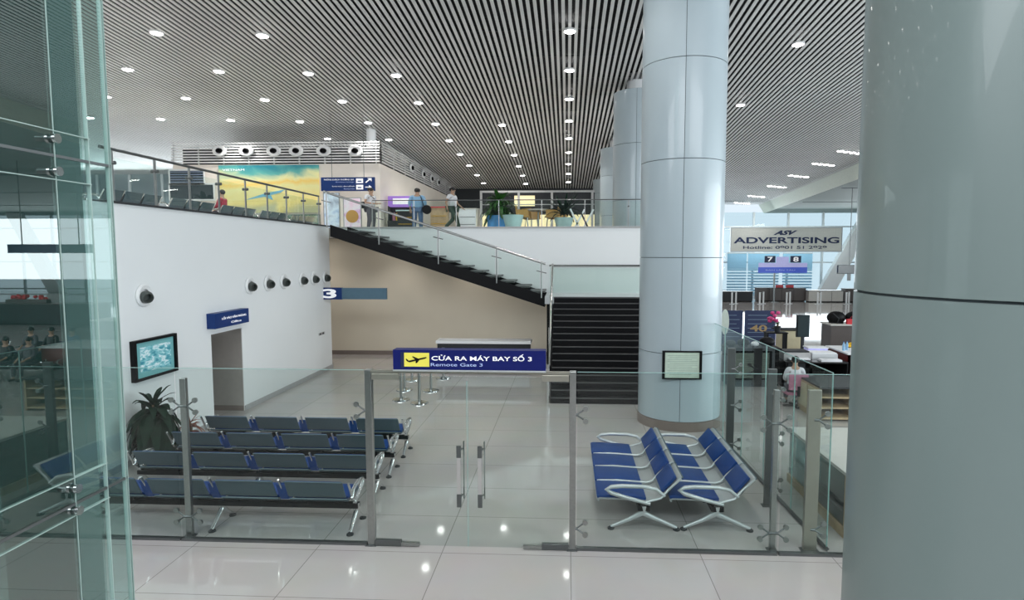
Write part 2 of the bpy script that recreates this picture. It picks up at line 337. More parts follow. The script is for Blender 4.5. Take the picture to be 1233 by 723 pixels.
# ================================================================== CEILING LIGHTS
LG = thing('ceiling_light', 'x', 'ceiling light')
MB().lathe([(.21, .04), (.21, -.02), (.18, -.03), (.17, -.01)], n=16).build('rim', M['tube'], LG, smooth=True)
MB().lathe([(.18, -.02), (.14, -.05), (0, -.06)], n=16).build('lamp', M['led'], LG)
lu = [False]
def spot(x, y, z, e):
    l = bpy.data.lights.new('downlight', 'SPOT'); l.energy = e; l.spot_size = R(120); l.spot_blend = .6; l.shadow_soft_size = .15; l.color = (1, .97, .93)
    o = bpy.data.objects.new('downlight_beam', l); COL.objects.link(o); o.location = (x, y, z-.1)
G = 'round downlights in the slatted ceiling'
for i in range(0, 8):
    x = -3.25*i+(.05 if i == 0 else 0); off = 3.4-.35*i if i else 2.45
    k = 0
    while True:
        yy = off+3.4*k; k += 1
        if yy > 48: break
        if yy < 3 or (i == 1 and yy < 27) or (i == 2 and yy < 23 and yy > 3): continue
        if x < BX and yy > 33: continue
        if x < -16 and yy > 30: continue
        place(LG, lu, (x, yy, CEIL(yy)), 0, 'round white downlight in the slatted ceiling over the left and middle of the hall', G)
        if (k+i) % 2 == 0 and yy < 40: spot(x, yy, CEIL(yy), 240)
for yy in (7.2, 14, 20.8, 27.4, 34.1, 40.8):
    place(LG, lu, (7.55, yy, CEIL(yy)), 0, 'round white downlight in the ceiling right of the big column', 'downlights right of the big column'); spot(7.55, yy, CEIL(yy), 240)
for a, yy in enumerate((37.0, 40.6, 44.8, 49.3, 54.5, 58.8)):
    for dx in (-.42, -.14, .14, .42):
        place(LG, lu, (16.6+dx*1.6, yy+dx*.8, CEIL(yy+dx*.8)), 0, 'small white downlight in a tight cluster near the right ceiling edge', 'clustered downlights near the right ceiling edge')
    spot(16.6, yy, CEIL(yy), 120)

for x_ in (-9.3, -6.4, -3.2):
    place(LG, lu, (x_, 22.2, 4.53), 0, 'added unseen downlight under the gallery floor to brighten the beige wall', 'added downlights under the gallery')
    spot(x_, 21.9, 4.5, 30)  # unseen lamps added here to lift the dim beige wall
# ================================================================== LEFT WALL FITTINGS
def air_nozzle(name='air_nozzle'):
    t = thing(name, 'x', 'air vent')
    rx = Matrix.Rotation(R(90), 4, 'Y')
    MB().lathe([(.11, 0), (.215, 0), (.225, .03), (.19, .06), (.12, .05)], n=28, mat=rx).build('ring', M['grille'], t, smooth=True)
    rm = Matrix.Rotation(R(28), 4, 'Z') @ Matrix.Rotation(R(20), 4, 'Y') @ rx
    MB().lathe([(.12, .09), (.12, .14), (.10, .20), (.085, .20), (.07, .11), (0, .11)], n=24, mat=Matrix.Rotation(R(-28), 4, 'Z') @ Matrix.Rotation(R(14), 4, 'Y') @ rx).build('nozzle', M['nozzle'], t, smooth=True)
    return t
AN = air_nozzle(); au = [False]
names = ['nearest, alone above the framed picture', 'second from left, up from the door sign', 'third from the left in the row', 'fourth from the left in the row', 'fifth from the left in the row', 'second to last in the row', 'last, closest to the 3 sign']
for nme, (px, py) in zip(names, ((172, 356), (300, 344), (322, 341), (341, 339), (363, 337), (377, 335.5), (391, 334))):
    p = atX(px, py, -8.2); place(AN, au, (-8.195, p.y, p.z), 0, 'white air nozzle on the white wall, '+nme, 'air nozzles on the left wall')
# framed picture
a = atX(155.5, 411, -8.2); b = atX(208, 402, -8.2)
fy0, fy1, fz0, fz1 = a.y, b.y, 1.555, 2.34
t = thing('framed_picture', 'black framed teal picture of an aerial coast on the white wall', 'picture', (-8.2, (fy0+fy1)/2, fz0))
hw = (fy1-fy0)/2; hh = fz1-fz0
MB().box(0, .09, -hw, hw, 0, .05).box(0, .09, -hw, hw, hh-.05, hh).box(0, .09, -hw, -hw+.07, .05, hh-.05).box(0, .09, hw-.07, hw, .05, hh-.05).build('frame', M['black'], t)
def art_mat(name, stops, sc, dist, vec=(1, 1, 1), emit=.1, grad=None):
    m = bpy.data.materials.new(name); m.use_nodes = True; nt = m.node_tree; b = nt.nodes['Principled BSDF']; b.inputs['Roughness'].default_value = .4
    tc = nt.nodes.new('ShaderNodeTexCoord'); mp = nt.nodes.new('ShaderNodeMapping'); mp.inputs['Scale'].default_value = vec
    n = nt.nodes.new('ShaderNodeTexNoise'); n.inputs['Scale'].default_value = sc; n.inputs['Detail'].default_value = 5; n.inputs['Distortion'].default_value = dist
    r = nt.nodes.new('ShaderNodeValToRGB'); el = r.color_ramp.elements
    while len(el) < len(stops): el.new(.5)
    for e, (p, c) in zip(el, stops): e.position = p; e.color = tuple(c)+(1,)
    nt.links.new(tc.outputs['Object'], mp.inputs[0]); nt.links.new(mp.outputs[0], n.inputs['Vector'])
    src = n.outputs['Fac']
    if grad:
        sx = nt.nodes.new('ShaderNodeSeparateXYZ'); nt.links.new(tc.outputs['Object'], sx.inputs[0])
        m1 = nt.nodes.new('ShaderNodeMath'); m1.operation = 'MULTIPLY_ADD'; m1.inputs[1].default_value = grad[0]; m1.inputs[2].default_value = grad[1]; nt.links.new(sx.outputs[2], m1.inputs[0])
        m2 = nt.nodes.new('ShaderNodeMath'); m2.operation = 'MULTIPLY_ADD'; m2.inputs[1].default_value = grad[2]; nt.links.new(src, m2.inputs[0]); nt.links.new(m1.outputs[0], m2.inputs[2]); src = m2.outputs[0]
    nt.links.new(src, r.inputs[0]); nt.links.new(r.outputs[0], b.inputs['Base Color'])
    nt.links.new(r.outputs[0], b.inputs['Emission Color']); b.inputs['Emission Strength'].default_value = emit
    return m
MB().box(.0, .05, -hw+.07, hw-.07, .05, hh-.05).build('mount', pm('teal_mount', (.20, .50, .52), .5), t)
MB().box(.05, .056, -hw+.20, hw-.17, .15, hh-.15).build('print', art_mat('coast_print', [(.35, (.03, .24, .32)), (.5, (.22, .55, .60)), (.6, (.75, .85, .88)), (.75, (.15, .42, .50))], 5, .6, (1, 1.2, 3)), t)
# door sign
a = atX(262, 384, -8.0); b = atX(299.5, 377, -8.0)
t = thing('door_sign', 'blue lettered box sign above the taupe doorway on the white wall', 'sign', (-8.2, a.y-.1, 0))
L = b.y-a.y+.1
MB().box(0, .2, 0, L, 2.27, 2.62).build('sign_box', M['signblue'], t)
text('LỐI VÀO VĂN PHÒNG', L*.72, .075, M['wtxt'], t, (.203, L*.55, 2.49), (R(90), 0, R(90)))
text('Office', L*.3, .05, M['wtxt'], t, (.203, L*.6, 2.36), (R(90), 0, R(90)))
# socket
p = atX(387, 402, -8.2); t = thing('wall_switch', 'small pale switch plate on the white wall left of the beige recess', 'switch', (-8.2, p.y, p.z))
MB().box(0, .02, -.22, .22, -.04, .04).build('plate', M['skirt_grey'], t); MB().box(.02, .03, -.17, -.08, -.03, .03).box(.02, .03, .04, .14, -.03, .03).build('rocker', M['dgrey'], t)
# hanging sign 3
a = atY(384, 346.5, 19.9); b = atY(466, 361, 19.9)
t = thing('number_sign', 'long blue sign with a white 3 projecting from the white wall', 'sign', (a.x, 19.9, b.z))
L = b.x-a.x; hz = a.z-b.z; c3 = L*.345
MB().box(0, c3, -.06, .06, 0, hz).build('number_panel', M['signblue'], t)
MB().box(c3, L, -.05, .05, .01, hz-.01).build('blank_panel', M['slate'], t)
text('3', L*.2, hz*.78, M['wtxt'], t, (c3*.48, -.062, hz/2), bold=.03)

# ================================================================== GALLERY RAILING, left
RX = -8.3
t = thing('glass_railing', 'glass railing with dark handrail along the top of the white wall', 'railing', (RX, 10.8, 4.94))
y0, y1 = 10.4, 19.9
MB().tube([(0, -.35, .95), (0, y1-10.8, .95)], .028, 10).build('handrail', M['dsteel'], t, smooth=True)
ys = [atX(px, 220, RX).y for px in (135.5, 187, 228, 263, 295, 321, 344, 364.5, 383)]
for yy in ys:
    po = MB().box(-.012, .012, yy-10.8-.028, yy-10.8+.028, 0, .94).build('post', M['steel'], t)
    MB().tube([(-.07, yy-10.8, .70), (.07, yy-10.8, .70)], .035, 10).build('clamp', M['dsteel'], po, smooth=True)
for a, b in zip(ys[:-1], ys[1:]): MB().box(-.008, .008, a-10.8+.07, b-10.8-.07, .07, .80).build('glass_panel', M['gbal'], t)
# railing right of the stair head along the fascia
def railing_x(label, x0, x1, Y, z, posts, hr=.95):
    t = thing('glass_railing', label, 'railing', (x0, Y, z))
    L = x1-x0
    MB().tube([(0, 0, hr), (L, 0, hr)], .018, 10).build('handrail', M['dsteel'], t, smooth=True)
    for i in range(posts+1):
        x = L*i/posts; po = MB().box(x-.012, x+.012, -.012, .012, 0, hr).build('post', M['steel'], t)
        MB().tube([(x, -.06, hr*.75), (x, .06, hr*.75)], .03, 8).build('clamp', M['dsteel'], po)
        if i < posts: MB().box(x+.06, x+L/posts-.06, -.008, .008, .06, hr-.04).build('glass_panel', M['gbal'], t)
    return t
railing_x('glass railing along the upper gallery edge behind the stair', -6.9, 5.1, 21.15, 4.9, 8)

# ================================================================== STAIRCASE
t = thing('staircase', 'black steel staircase with a glass balustrade climbing left to the gallery', 'staircase', (-.6, 15.8, 0))
def loc(x, y, z): return (x+.6, y-15.8, z)
def bx(mb, x0, x1, y0, y1, z0, z1): return mb.box(x0+.6, x1+.6, y0-15.8, y1-15.8, z0, z1)
LX0, LX1 = -.42, 2.8; NL = 16; rise = 2.6/NL; run = 3.5/NL
for i in range(NL):
    z = rise*(i+1); yy = 15.8+run*i
    st = bx(MB(), LX0, LX1, yy, yy+run+.02, z-rise+.0, z-.025).build('riser', M['black'], t)
    bx(MB(), LX0, LX1, yy-.02, yy+run, z-.025, z).build('tread', M['black'], st)
    bx(MB(), LX0, LX1, yy-.03, yy-.0, z-.024, z+.003).build('nosing', M['tread'], st)
bx(MB(), -.72, 2.8, 19.32, 20.97, 2.36, 2.6).build('landing', M['alu'], t)
bx(MB(), -.66, -.46, 19.5, 20.9, 0, 2.36).build('landing_support', M['black'], t)
NU = 14; ru = (4.9-2.6)/NU; rn = 7.0/NU
for i in range(NU-1):
    z = 2.6+ru*(i+1); xx = -.72-rn*i
    bx(MB(), xx-rn-.03, xx, 19.45, 20.9, z-.05, z).build('tread', M['tread'], t)
def slanted(y0, y1, dz0, dz1, x0=SX0, x1=SX1):
    p = lambda x: SZ0+(x-SX0)/(SX1-SX0)*(SZ1-SZ0)
    return MB().prism([(x0+.6, p(x0)+dz0), (x1+.6, p(x1)+dz0), (x1+.6, p(x1)+dz1), (x0+.6, p(x0)+dz1)], y0-15.8, y1-15.8), p
sm, p = slanted(19.36, 19.44, -.36, .02); sm.build('stringer', M['black'], t)
sm, _ = slanted(20.9, 20.97, -.36, .02); sm.build('stringer', M['black'], t)
sm, _ = slanted(19.44, 20.9, -.36, -.32); sm.build('underside', M['black'], t)
RZ = 1.04
hr = MB().tube([loc(SX0-.2, 19.4, p(SX0)+RZ+.06), loc(-.70, 19.4, p(-.7)+RZ), ], .04, 10).build('handrail', M['steel'], t, smooth=True)
for px in (395, 457, 528, 598, 652):
    xx = atY(px, 300, 19.4).x
    po = MB().tube([loc(xx, 19.36, p(xx)-.1), loc(xx, 19.36, p(xx)+RZ)], .022, 8).build('baluster', M['steel'], t)
    MB().tube([loc(xx-.16, 19.36, p(xx)+.78), loc(xx+.16, 19.36, p(xx)+.70)], .016, 6).build('glass_clamp', M['dsteel'], po)
xs = [atY(px, 300, 19.4).x for px in (395, 457, 528, 598, 652)]
for a, b in zip(xs[:-1], xs[1:]):
    s2, _ = slanted(19.385, 19.40, .02, RZ-.06, a+.05, b-.05); s2.build('glass_panel', M['gbal'], t)
# landing rail (rear) and lower flight rail
MB().tube([loc(-.62, 20.85, 3.57), loc(2.75, 20.85, 3.57)], .03, 8).build('handrail', M['dsteel'], t)
bx(MB(), -.6, 2.75, 20.84, 20.85, 2.63, 3.5).build('glass_panel', M['gbal'], t)
lz = lambda yy: max(0, min(2.6, (yy-15.8)/3.5*2.6))
MB().tube([loc(-.47, 19.36, 3.64), loc(-.47, 19.3, 3.6), loc(-.47, 15.85, 1.02)], .032, 8).build('handrail', M['steel'], t, smooth=True)
for yy in (15.86, 17.0, 18.15, 19.3):
    MB().tube([loc(-.5, yy, 0 if yy < 16 else lz(yy)-.1), loc(-.5, yy, lz(yy)+1.0)], .04 if yy < 16 else .028, 10).build('newel' if yy < 16 else 'baluster', M['chrome'], t, smooth=True)
MB().prism([(-3, 0)]*0+[(15.9, .1), (19.25, 2.62), (19.25, 3.5), (15.9, .95)], 0, .012, Matrix.Translation((.6-.5, -15.8, 0)) @ Matrix.Rotation(R(90), 4, 'Z')).build('glass_panel', M['gbal'], t)
sw = MB().prism([(15.8, 0), (19.5, 2.5), (19.5, 2.2), (16.3, 0)], 0, .03, Matrix.Translation((.6-.42, -15.8, 0)) @ Matrix.Rotation(R(90), 4, 'Z')).build('stringer', M['black'], t)

# low counter under the stair
a = atY(527, 413, 20.2); b = atY(640, 417, 20.2)
t = thing('long_counter', 'long low dark counter with a white top before the beige wall', 'counter', ((a.x+b.x)/2, 20.0, 0)); hw = (b.x-a.x)/2
MB().box(-hw+.04, hw-.04, -.05, .45, .08, .96).build('body', M['dgrey'], t); MB().box(-hw, hw, -.12, .5, .96, 1.06).build('top', M['white'], t, bevel=.01)
MB().box(-hw+.1, hw-.1, 0, .4, 0, .08).build('plinth', M['skirt_grey'], t); MB().box(-hw+.04, hw-.04, -.07, -.05, .1, .5).build('lower_panel', M['steel'], t)

# stanchions
ST = thing('queue_stanchion', 'x', 'stanchion')
MB().lathe([(0, .03), (.23, .03), (.235, 0), (0, 0)], n=28).lathe([(.23, .03), (.05, .055)], n=28).build('base', M['chrome'], ST, smooth=True)
MB().lathe([(.04, .05), (.04, .92), (.0, .92)], n=14).build('pole', M['steel'], ST, smooth=True); MB().lathe([(.055, .86), (.055, .99), (.0, 1.0)], n=14).build('belt_head', M['dsteel'], ST, smooth=True)
su = [False]
for n_, (px, py) in zip(('nearest, front right of the group', 'front left of the group', 'rear right of the group', 'rear left of the group', 'farthest left one near the counter', 'farthest right one near the counter'), ((505, 486), (483, 482), (519, 471), (487, 470), (496, 458), (534, 456))):
    q = atZ(px, py, 0); place(ST, su, (q.x, q.y, 0), 0, 'silver round based queue stanchion under the gate sign, '+n_, 'stanchions behind the glass doors')

# ================================================================== GLASS FRONT
PY = 7.87
def post(x, y, h, w_, label, arms, mat='steel', d=.06, aside=(1,)):
    t = thing('partition_post', label, 'post', (x, y, 0))
    MB().box(-w_/2, w_/2, -d/2, d/2, .012, h).build('upright', M[mat], t, bevel=.004)
    MB().box(-w_/2-.03, w_/2+.03, -d/2-.03, d/2+.03, 0, .012).build('base_plate', M['dsteel'], t)
    for z in arms:
        for s_ in aside:
            sp = MB().tube([(0, -.02, z), (s_*.06, -.03, z)], .022, 8).tube([(s_*.05, -.03, z), (s_*.17, -.03, z+.085)], .011, 8).tube([(s_*.05, -.03, z), (s_*.17, -.03, z-.085)], .011, 8).build('spider_fitting', M['dsteel'], t, smooth=True)
            ry = Matrix.Rotation(R(90), 4, 'X')
            for dz in (.085, -.085):
                MB().lathe([(0, -.015), (.036, -.015), (.036, .015), (0, .015)], n=16, mat=Matrix.Translation((s_*.17, -.03, z+dz)) @ ry).build('disc', M['steel'], sp)
    return t
xa, xb, xc, xd = -5.32, -2.67, .08, 2.77
post(xa, PY+.12, 2.27, .085, 'steel post of the glass front in front of the potted plant', (1.88, .3), aside=(-1, 1))
post(xb, PY+.02, 2.44, .09, 'steel post left of the glass double doors', (1.88,), aside=(-1,), d=.10)
post(xc, PY+.02, 2.44, .085, 'steel post right of the glass double doors', (1.86, .3), aside=(1,), d=.10)
post(xd, PY+.12, 2.2, .07, 'slim steel post of the glass front right of the blue seats', (1.75, .25), aside=(-1, 1))
post(3.27, PY+.14, 2.2, .17, 'wide pale steel plate post at the right corner of the glass front', (1.8, .3), 'bronze', aside=(1,))
def panel(label, x0, x1, h=2.43, y=PY):
    t = thing('glass_partition', label, 'glass partition', (x0, y, 0)); L = x1-x0
    g = MB().box(0, L, -.006, .006, .03, h).build('glass_panel', M['gpane'], t); MB().box(0, L, -.007, .007, h, h+.006).build('top_edge', M['gedge'], t)
    MB().box(0, L, -.035, .035, 0, .035).build('floor_channel', M['dsteel'], t); return t
panel('clear glass panel before the left rows of grey seats', -9.0+.9, xa-.05)
panel('clear glass panel between the plant post and the doors', xa-.03, xb-.06)
panel('clear glass panel before the two blue seat rows', xc+.06, xd+.02)
panel('clear glass panel at the right end of the glass front', xd+.05, 4.6)
# doors
def door(label, x0, x1, hx, side):
    t = thing('glass_door', label, 'door', (x0, PY-.02, 0)); L = x1-x0
    MB().box(0, L, -.006, .006, .02, 2.36).build('glass_panel', M['gpane'], t)
    MB().box(L-.004 if side > 0 else 0, L if side > 0 else .004, -.007, .007, .02, 2.3).build('glass_edge', M['gedge'], t)
    h = MB().box(hx-.05, hx+.005, -.085, -.06, .62, 1.42).box(hx+.01, hx+.03, .06, .085, .66, 1.46).build('handle', M['chrome'], t, bevel=.004)
    MB().box(hx-.052, hx+.007, -.088, -.058, .60, .78).box(hx-.052, hx+.007, -.088, -.058, 1.28, 1.44).build('handle_grip', M['dsteel'], h)
    MB().tube([(hx-.02, -.06, .72), (hx, .06, .72)], .012, 6).tube([(hx-.02, -.06, 1.36), (hx, .06, 1.36)], .012, 6).build('standoff', M['dsteel'], h)
    fx = (0, .36) if side > 0 else (L-.36, L)
    MB().box(fx[0], fx[1], -.03, .03, .01, .09).build('floor_patch_fitting', M['dsteel'], t, bevel=.004)
    MB().box(fx[0]+(.36 if side > 0 else -.25), fx[1]+(.25 if side > 0 else -.36), -.025, .025, .012, .06).build('floor_closer', M['steel'], t, bevel=.004)
    MB().box(fx[0], fx[1], -.03, .03, 2.31, 2.395).build('top_patch_fitting', M['bronze'], t, bevel=.004)
    return t
door('left leaf of the glass double doors', xb+.06, -1.335, atY(556, 560, PY).x-(xb+.06), 1)
door('right leaf of the glass double doors', -1.325, xc-.05, atY(581, 560, PY).x+1.325, -1)
t = thing('door_header', 'thin steel header bar over the glass double doors', 'header', (xb+.04, PY, 2.40))
MB().box(0, xc-xb-.08, -.03, .03, 0, .035).build('bar', M['bronze'], t)
# gate sign
a = atY(473, 421.5, PY-.09); b = atY(657, 447, PY-.09)
t = thing('gate_sign', 'long navy gate 3 sign with a yellow plane square over the glass doors', 'sign', (a.x, PY, b.z)); L = b.x-a.x; hz = a.z-b.z
MB().box(0, L, -.09, .09, 0, hz).build('sign_box', M['navy'], t)
MB().box(-.004, L+.004, -.095, .095, -.022, 0).build('lower_trim', M['alu'], t)
MB().box(L*.052, L*.075, -.094, -.09, hz*.1, hz*.88).build('dark_stripe', M['dnavy'], t)
ypl = MB().box(L*.075, L*.24, -.098, -.09, hz*.16, hz*.86).build('pictogram_panel', M['yellow'], t)
pl = [(-.40, -.03), (-.36, -.05), (-.22, -.12), (.18, .045), (.42, .17), (.46, .21), (.44, .23), (.36, .22), (.10, .12), (-.10, .25), (-.16, .24), (-.02, .07), (-.22, .0), (-.36, .06), (-.41, .05), (-.33, -.03)]
def star(poly, cx, cz, sx, sz): return [(cx+x*sx, cz+z*sz) for x, z in poly]
MB().prism(star([(-.42, -.12), (-.30, -.20), (.38, .12), (.45, .20), (.42, .26), (.28, .20), (-.34, -.06)], L*.157, hz*.50, L*.15, hz*.6), -.102, -.098).prism(star([(-.05, .02), (.10, .10), (-.14, .30), (-.20, .28)], L*.157, hz*.50, L*.15, hz*.6), -.102, -.098).prism(
    star([(-.04, -.08), (.12, -.01), (.02, -.26), (-.04, -.27)], L*.157, hz*.50, L*.15, hz*.6), -.102, -.098).prism(star([(-.42, -.12), (-.34, -.08), (-.44, .10), (-.48, .08)], L*.157, hz*.50, L*.15, hz*.6), -.102, -.098).build('plane_symbol', M['black'], ypl)
text('CỬA RA MÁY BAY SỐ 3', L*.655, hz*.34, M['wtxt'], t, (L*.583, -.093, hz*.65), bold=.012)
text('Remote Gate 3', L*.34, hz*.16, M['ltxt'], t, (L*.42, -.093, hz*.27))

# side wall of glass on the right
t = thing('glass_side_wall', 'tall glass side wall running back from the glass front beside the blue seats', 'glass wall', (3.45, 8.0, 0))
P0 = Vector((.05, 0, 0)); P1 = Vector((-.15, 6.0, 0)); n = 5
for i in range(n):
    a = P0.lerp(P1, i/n); b = P0.lerp(P1, (i+1)/n)
    d = (b-a).normalized(); a2 = a+d*.01; b2 = b-d*.01; q = Vector((d.y, -d.x, 0))*.007
    MB().add([tuple(v+Vector((0, 0, z))) for z in (.04, 2.42) for v in (a2-q, b2-q, b2+q, a2+q)], [(0, 1, 2, 3), (4, 7, 6, 5), (0, 4, 5, 1), (1, 5, 6, 2), (2, 6, 7, 3), (3, 7, 4, 0)]).build('glass_panel', M['gpane'], t)
    MB().tube([tuple(a2+Vector((0, 0, 2.425))), tuple(b2+Vector((0, 0, 2.425)))], .008, 6).tube([tuple(a2+Vector((0, 0, .05))), tuple(a2+Vector((0, 0, 2.42)))], .010, 6).build('glass_edge', M['gedge'], t)
MB().tube([(P0.x, P0.y, .03), (P1.x, P1.y, .03)], .035, 4).build('floor_channel', M['dsteel'], t)
for i, yy in enumerate((9.45, 11.5)):
    post(3.45-.2*(yy-8.0)/5.6-.20, yy, 2.2, .14, 'dark steel post of the glass side wall, '+('nearer to the front', 'farther from the front')[i], (1.8, 1.1, .35), 'dsteel', aside=(1,))

# ================================================================== BENCHES
def bench(name, n, pitch, ds, pad, shell, pan, gap, seatpad_back, legs_at, w=None):
    """local x along the row, local +y is the way sitters face, centred on the beam; x runs from 0 to n*pitch"""
    t = thing(name, 'x', 'bench')
    L = n*pitch
    MB().box(-.04, L+.04, -.05*ds, .05*ds, .29, .36).build('beam', M['black'], t)
    prof = [(.37, .405), (.385, .43), (.36, .445), (.25, .442), (.10, .43), (-.02, .415), (-.09, .42), (-.145, .465), (-.18, .54), (-.235, .65), (-.29, .765), (-.31, .775)]
    prof = [(y*ds, z) for y, z in prof]
    for i in range(n):
        x0 = i*pitch+gap/2; x1 = (i+1)*pitch-gap/2
        se = MB().sheet(prof[:7]+[prof[7]], .018, x0, x1).build('seat', M[pan], t, smooth=True)
        MB().sheet([(y, z+.026) for y, z in prof[1:6]], .05, x0+.02, x1-.02).build('seat_pad', M[pad], se, smooth=True, bevel=.008)
        MB().box((x0+x1)/2-.2, (x0+x1)/2+.2, -.06*ds, .10*ds, .36, .41).build('seat_bracket', M['black'], se)
        ba = MB().sheet(prof[7:] if seatpad_back else [(-.16*ds, .505)]+prof[8:], .018, x0, x1).build('backrest', M[shell], t, smooth=True, bevel=.005)
        if seatpad_back:
            MB().sheet([(y+.03*ds, z+.012) for y, z in prof[8:11]], .05, x0+.02, x1-.02).build('back_pad', M[pad], ba, smooth=True, bevel=.01)
            MB().sheet([(y-.012*ds, z) for y, z in prof[8:12]], .012, x0, x1).build('back_shell', M['perf'], ba)
        else:
            MB().tube([(x0+.02, prof[10][0], prof[10][1]+.008), (x1-.02, prof[10][0], prof[10][1]+.008)], .010, 6).build('rim', M['blue'], ba)
        # support strap between seats
    for i in range(n+1):
        x = i*pitch; end = i in (0, n)
        if end:
            y = lambda v: v*ds
            MB().tube([(x, y(-.17), .50), (x, y(-.10), .60), (x, y(0), .635), (x, y(.18), .64), (x, y(.27), .625), (x, y(.31), .585), (x, y(.27), .535), (x, y(.15), .47), (x, y(.02), .41), (x, y(-.05), .38)], [.022, .026, .03, .03, .03, .03, .03, .03, .028, .028], 10).build('armrest', M['alu' if seatpad_back else 'chrome'], t, smooth=True)
            MB().tube([(x, y(-.30), .77), (x, y(-.2), .60), (x, y(-.14), .47), (x, 0, .40)], .018, 8).build('side_frame', M['alu' if seatpad_back else 'chrome'], t, smooth=True)
        else:
            MB().tube([(x, v*ds, z) for v, z in ((.37, .475), (.2, .485), (.0, .465), (-.07, .46), (-.12, .49), (-.17, .60), (-.29, .795))], .017, 8).build('seat_divider', M['alu' if seatpad_back else 'chrome'], t, smooth=True)
            if not seatpad_back: MB().sheet([(.26, .43), (.0, .425), (-.10, .44), (-.15, .52), (-.235, .71)], .014, x-.062, x+.062).build('divider_plate', M[pad], t)
    for i in legs_at:
        x = i*pitch+(-.0 if i else 0)
        lg = MB().tube([(x, .0, .36), (x, 0, .26), (x, .12*ds, .15), (x, .27*ds, .035)], [.05, .045, .03, .024], 10).tube([(x, .0, .30), (x, 0, .24), (x, -.12*ds, .15), (x, -.27*ds, .035)], [.04, .04, .03, .024], 10).build('leg', M['alu' if seatpad_back else 'chrome'], t, smooth=True)
        MB().lathe([(0, 0), (.05, 0), (.05, .02), (.02, .04), (0, .04)], (x, .27*ds, 0), 14).lathe([(0, 0), (.05, 0), (.05, .02), (.02, .04), (0, .04)], (x, -.27*ds, 0), 14).build('foot', M['dgrey'], lg, smooth=True)
    return t
B1 = bench('waiting_bench', 4, 1.01, 1, 'blue', 'perf', 'perf', .17, False, (0, 2, 4)); b1 = [False]
gl = 'rows of grey backed seats facing the beige wall'
for nme, yy, xr in (('nearest to the glass front', 8.40, -3.07), ('second from the glass front', 9.55, -3.12), ('third from the glass front', 10.6, -3.17), ('farthest from the glass front', 11.66, -3.2)):
    place(B1, b1, (xr-4.04, yy, 0), 0, 'four seat steel bench with grey perforated backs, '+nme, gl)
B2 = bench('padded_bench', 4, .63, 1.75, 'blue', 'perfl', 'perfl', .03, True, (0, 4)); b2 = [False]
place(B2, b2, (1.12, 8.52, 0), R(90), 'four seat bench with blue padded seats, the left of the two by the column', 'blue padded benches')
place(B2, b2, (2.17, 8.54, 0), R(90), 'four seat bench with blue padded seats, the right one beside the glass side wall', 'blue padded benches')
# notice on the column
a = atY(798, 423, 13.3); b = atY(845, 457.5, 13.3)
t = thing('notice_frame', 'black framed printed notice fixed to the big pale column', 'notice', ((a.x+b.x)/2, 13.33, b.z)); hw = (b.x-a.x)/2; hh = a.z-b.z
MB().box(-hw, hw, -.03, .04, 0, .03).box(-hw, hw, -.03, .04, hh-.03, hh).box(-hw, -hw+.055, -.03, .04, .03, hh-.03).box(hw-.055, hw, -.03, .04, .03, hh-.03).build('frame', M['black'], t)
MB().box(-hw+.05, hw-.05, -.01, .04, .03, hh-.03).build('sheet', pm('pale_green_paper', (.52, .62, .52), .5, noise=.05), t)
ln = MB()
for i in range(11): ln.box(-hw+.11+(.05 if i % 3 == 1 else 0), hw-.10-(.12 if i % 4 == 2 else 0), -.012, -.01, hh-.11-i*.042, hh-.10-i*.042)
ln.build('printed_lines', pm('faint_print', (.28, .36, .32), .6), t)

# ================================================================== PLANTS
def blades(n, L, droop, wd, up=.6, seed=1, z0=0, spread=1):
    rnd = random.Random(seed); mb = MB()
    for i in range(n):
        a = 2*math.pi*i*.381966+rnd.uniform(-.2, .2); l = L*rnd.uniform(.75, 1.1); e = rnd.uniform(.15, 1.2)*up; d = droop*rnd.uniform(.7, 1.3); wv = wd*rnd.uniform(.8, 1.15)
        dirv = Vector((math.cos(a), math.sin(a), 0)); side = Vector((-math.sin(a), math.cos(a), 0)); pts = []
        for k in range(7):
            s_ = k/6; r = l*s_*(1-.25*s_)*math.cos(e*.6)*spread; z = l*(math.sin(e)*s_-d*s_*s_)
            pts.append((dirv*r+Vector((0, 0, z0+z+rnd.uniform(-.005, .005))), wv*math.sin(math.pi*min(.97, .12+.88*s_))**.7))
        vs = []; fs = []
        for c, ww in pts: vs += [tuple(c-side*ww/2), tuple(c+Vector((0, 0, -ww*.18))), tuple(c+side*ww/2)]
        for k in range(6): b0 = k*3; fs += [(b0, b0+1, b0+4, b0+3), (b0+1, b0+2, b0+5, b0+4)]
        mb.add(vs, fs)
    return mb
def plant(name, label, loc, pot, potr, poth, stemh, tiers, lm, cat='plant', sq=False):
    t = thing(name, label, cat, loc)
    if sq: MB().box(-potr, potr, -potr*.7, potr*.7, 0, poth).build('pot', pot, t, bevel=.01)
    else: MB().lathe([(0, 0), (potr*.72, 0), (potr, poth), (potr*.9, poth), (potr*.86, poth*.9), (0, poth*.9)], n=28).build('pot', pot, t, smooth=True)
    MB().tube([(0, 0, poth*.85), (.02, 0, poth+stemh*.5), (0, 0, poth+stemh)], [.035, .03, .02], 8).build('stem', M['stem'], t, smooth=True)
    fo = MB()
    for (z, n, L, dr, wd, up, seed) in tiers: m = blades(n, L, dr, wd, up, seed, poth+z); fo.add(m.v, m.f)
    fo.build('foliage', lm, t, smooth=True); return t
q = atY(181, 480, 9.45)
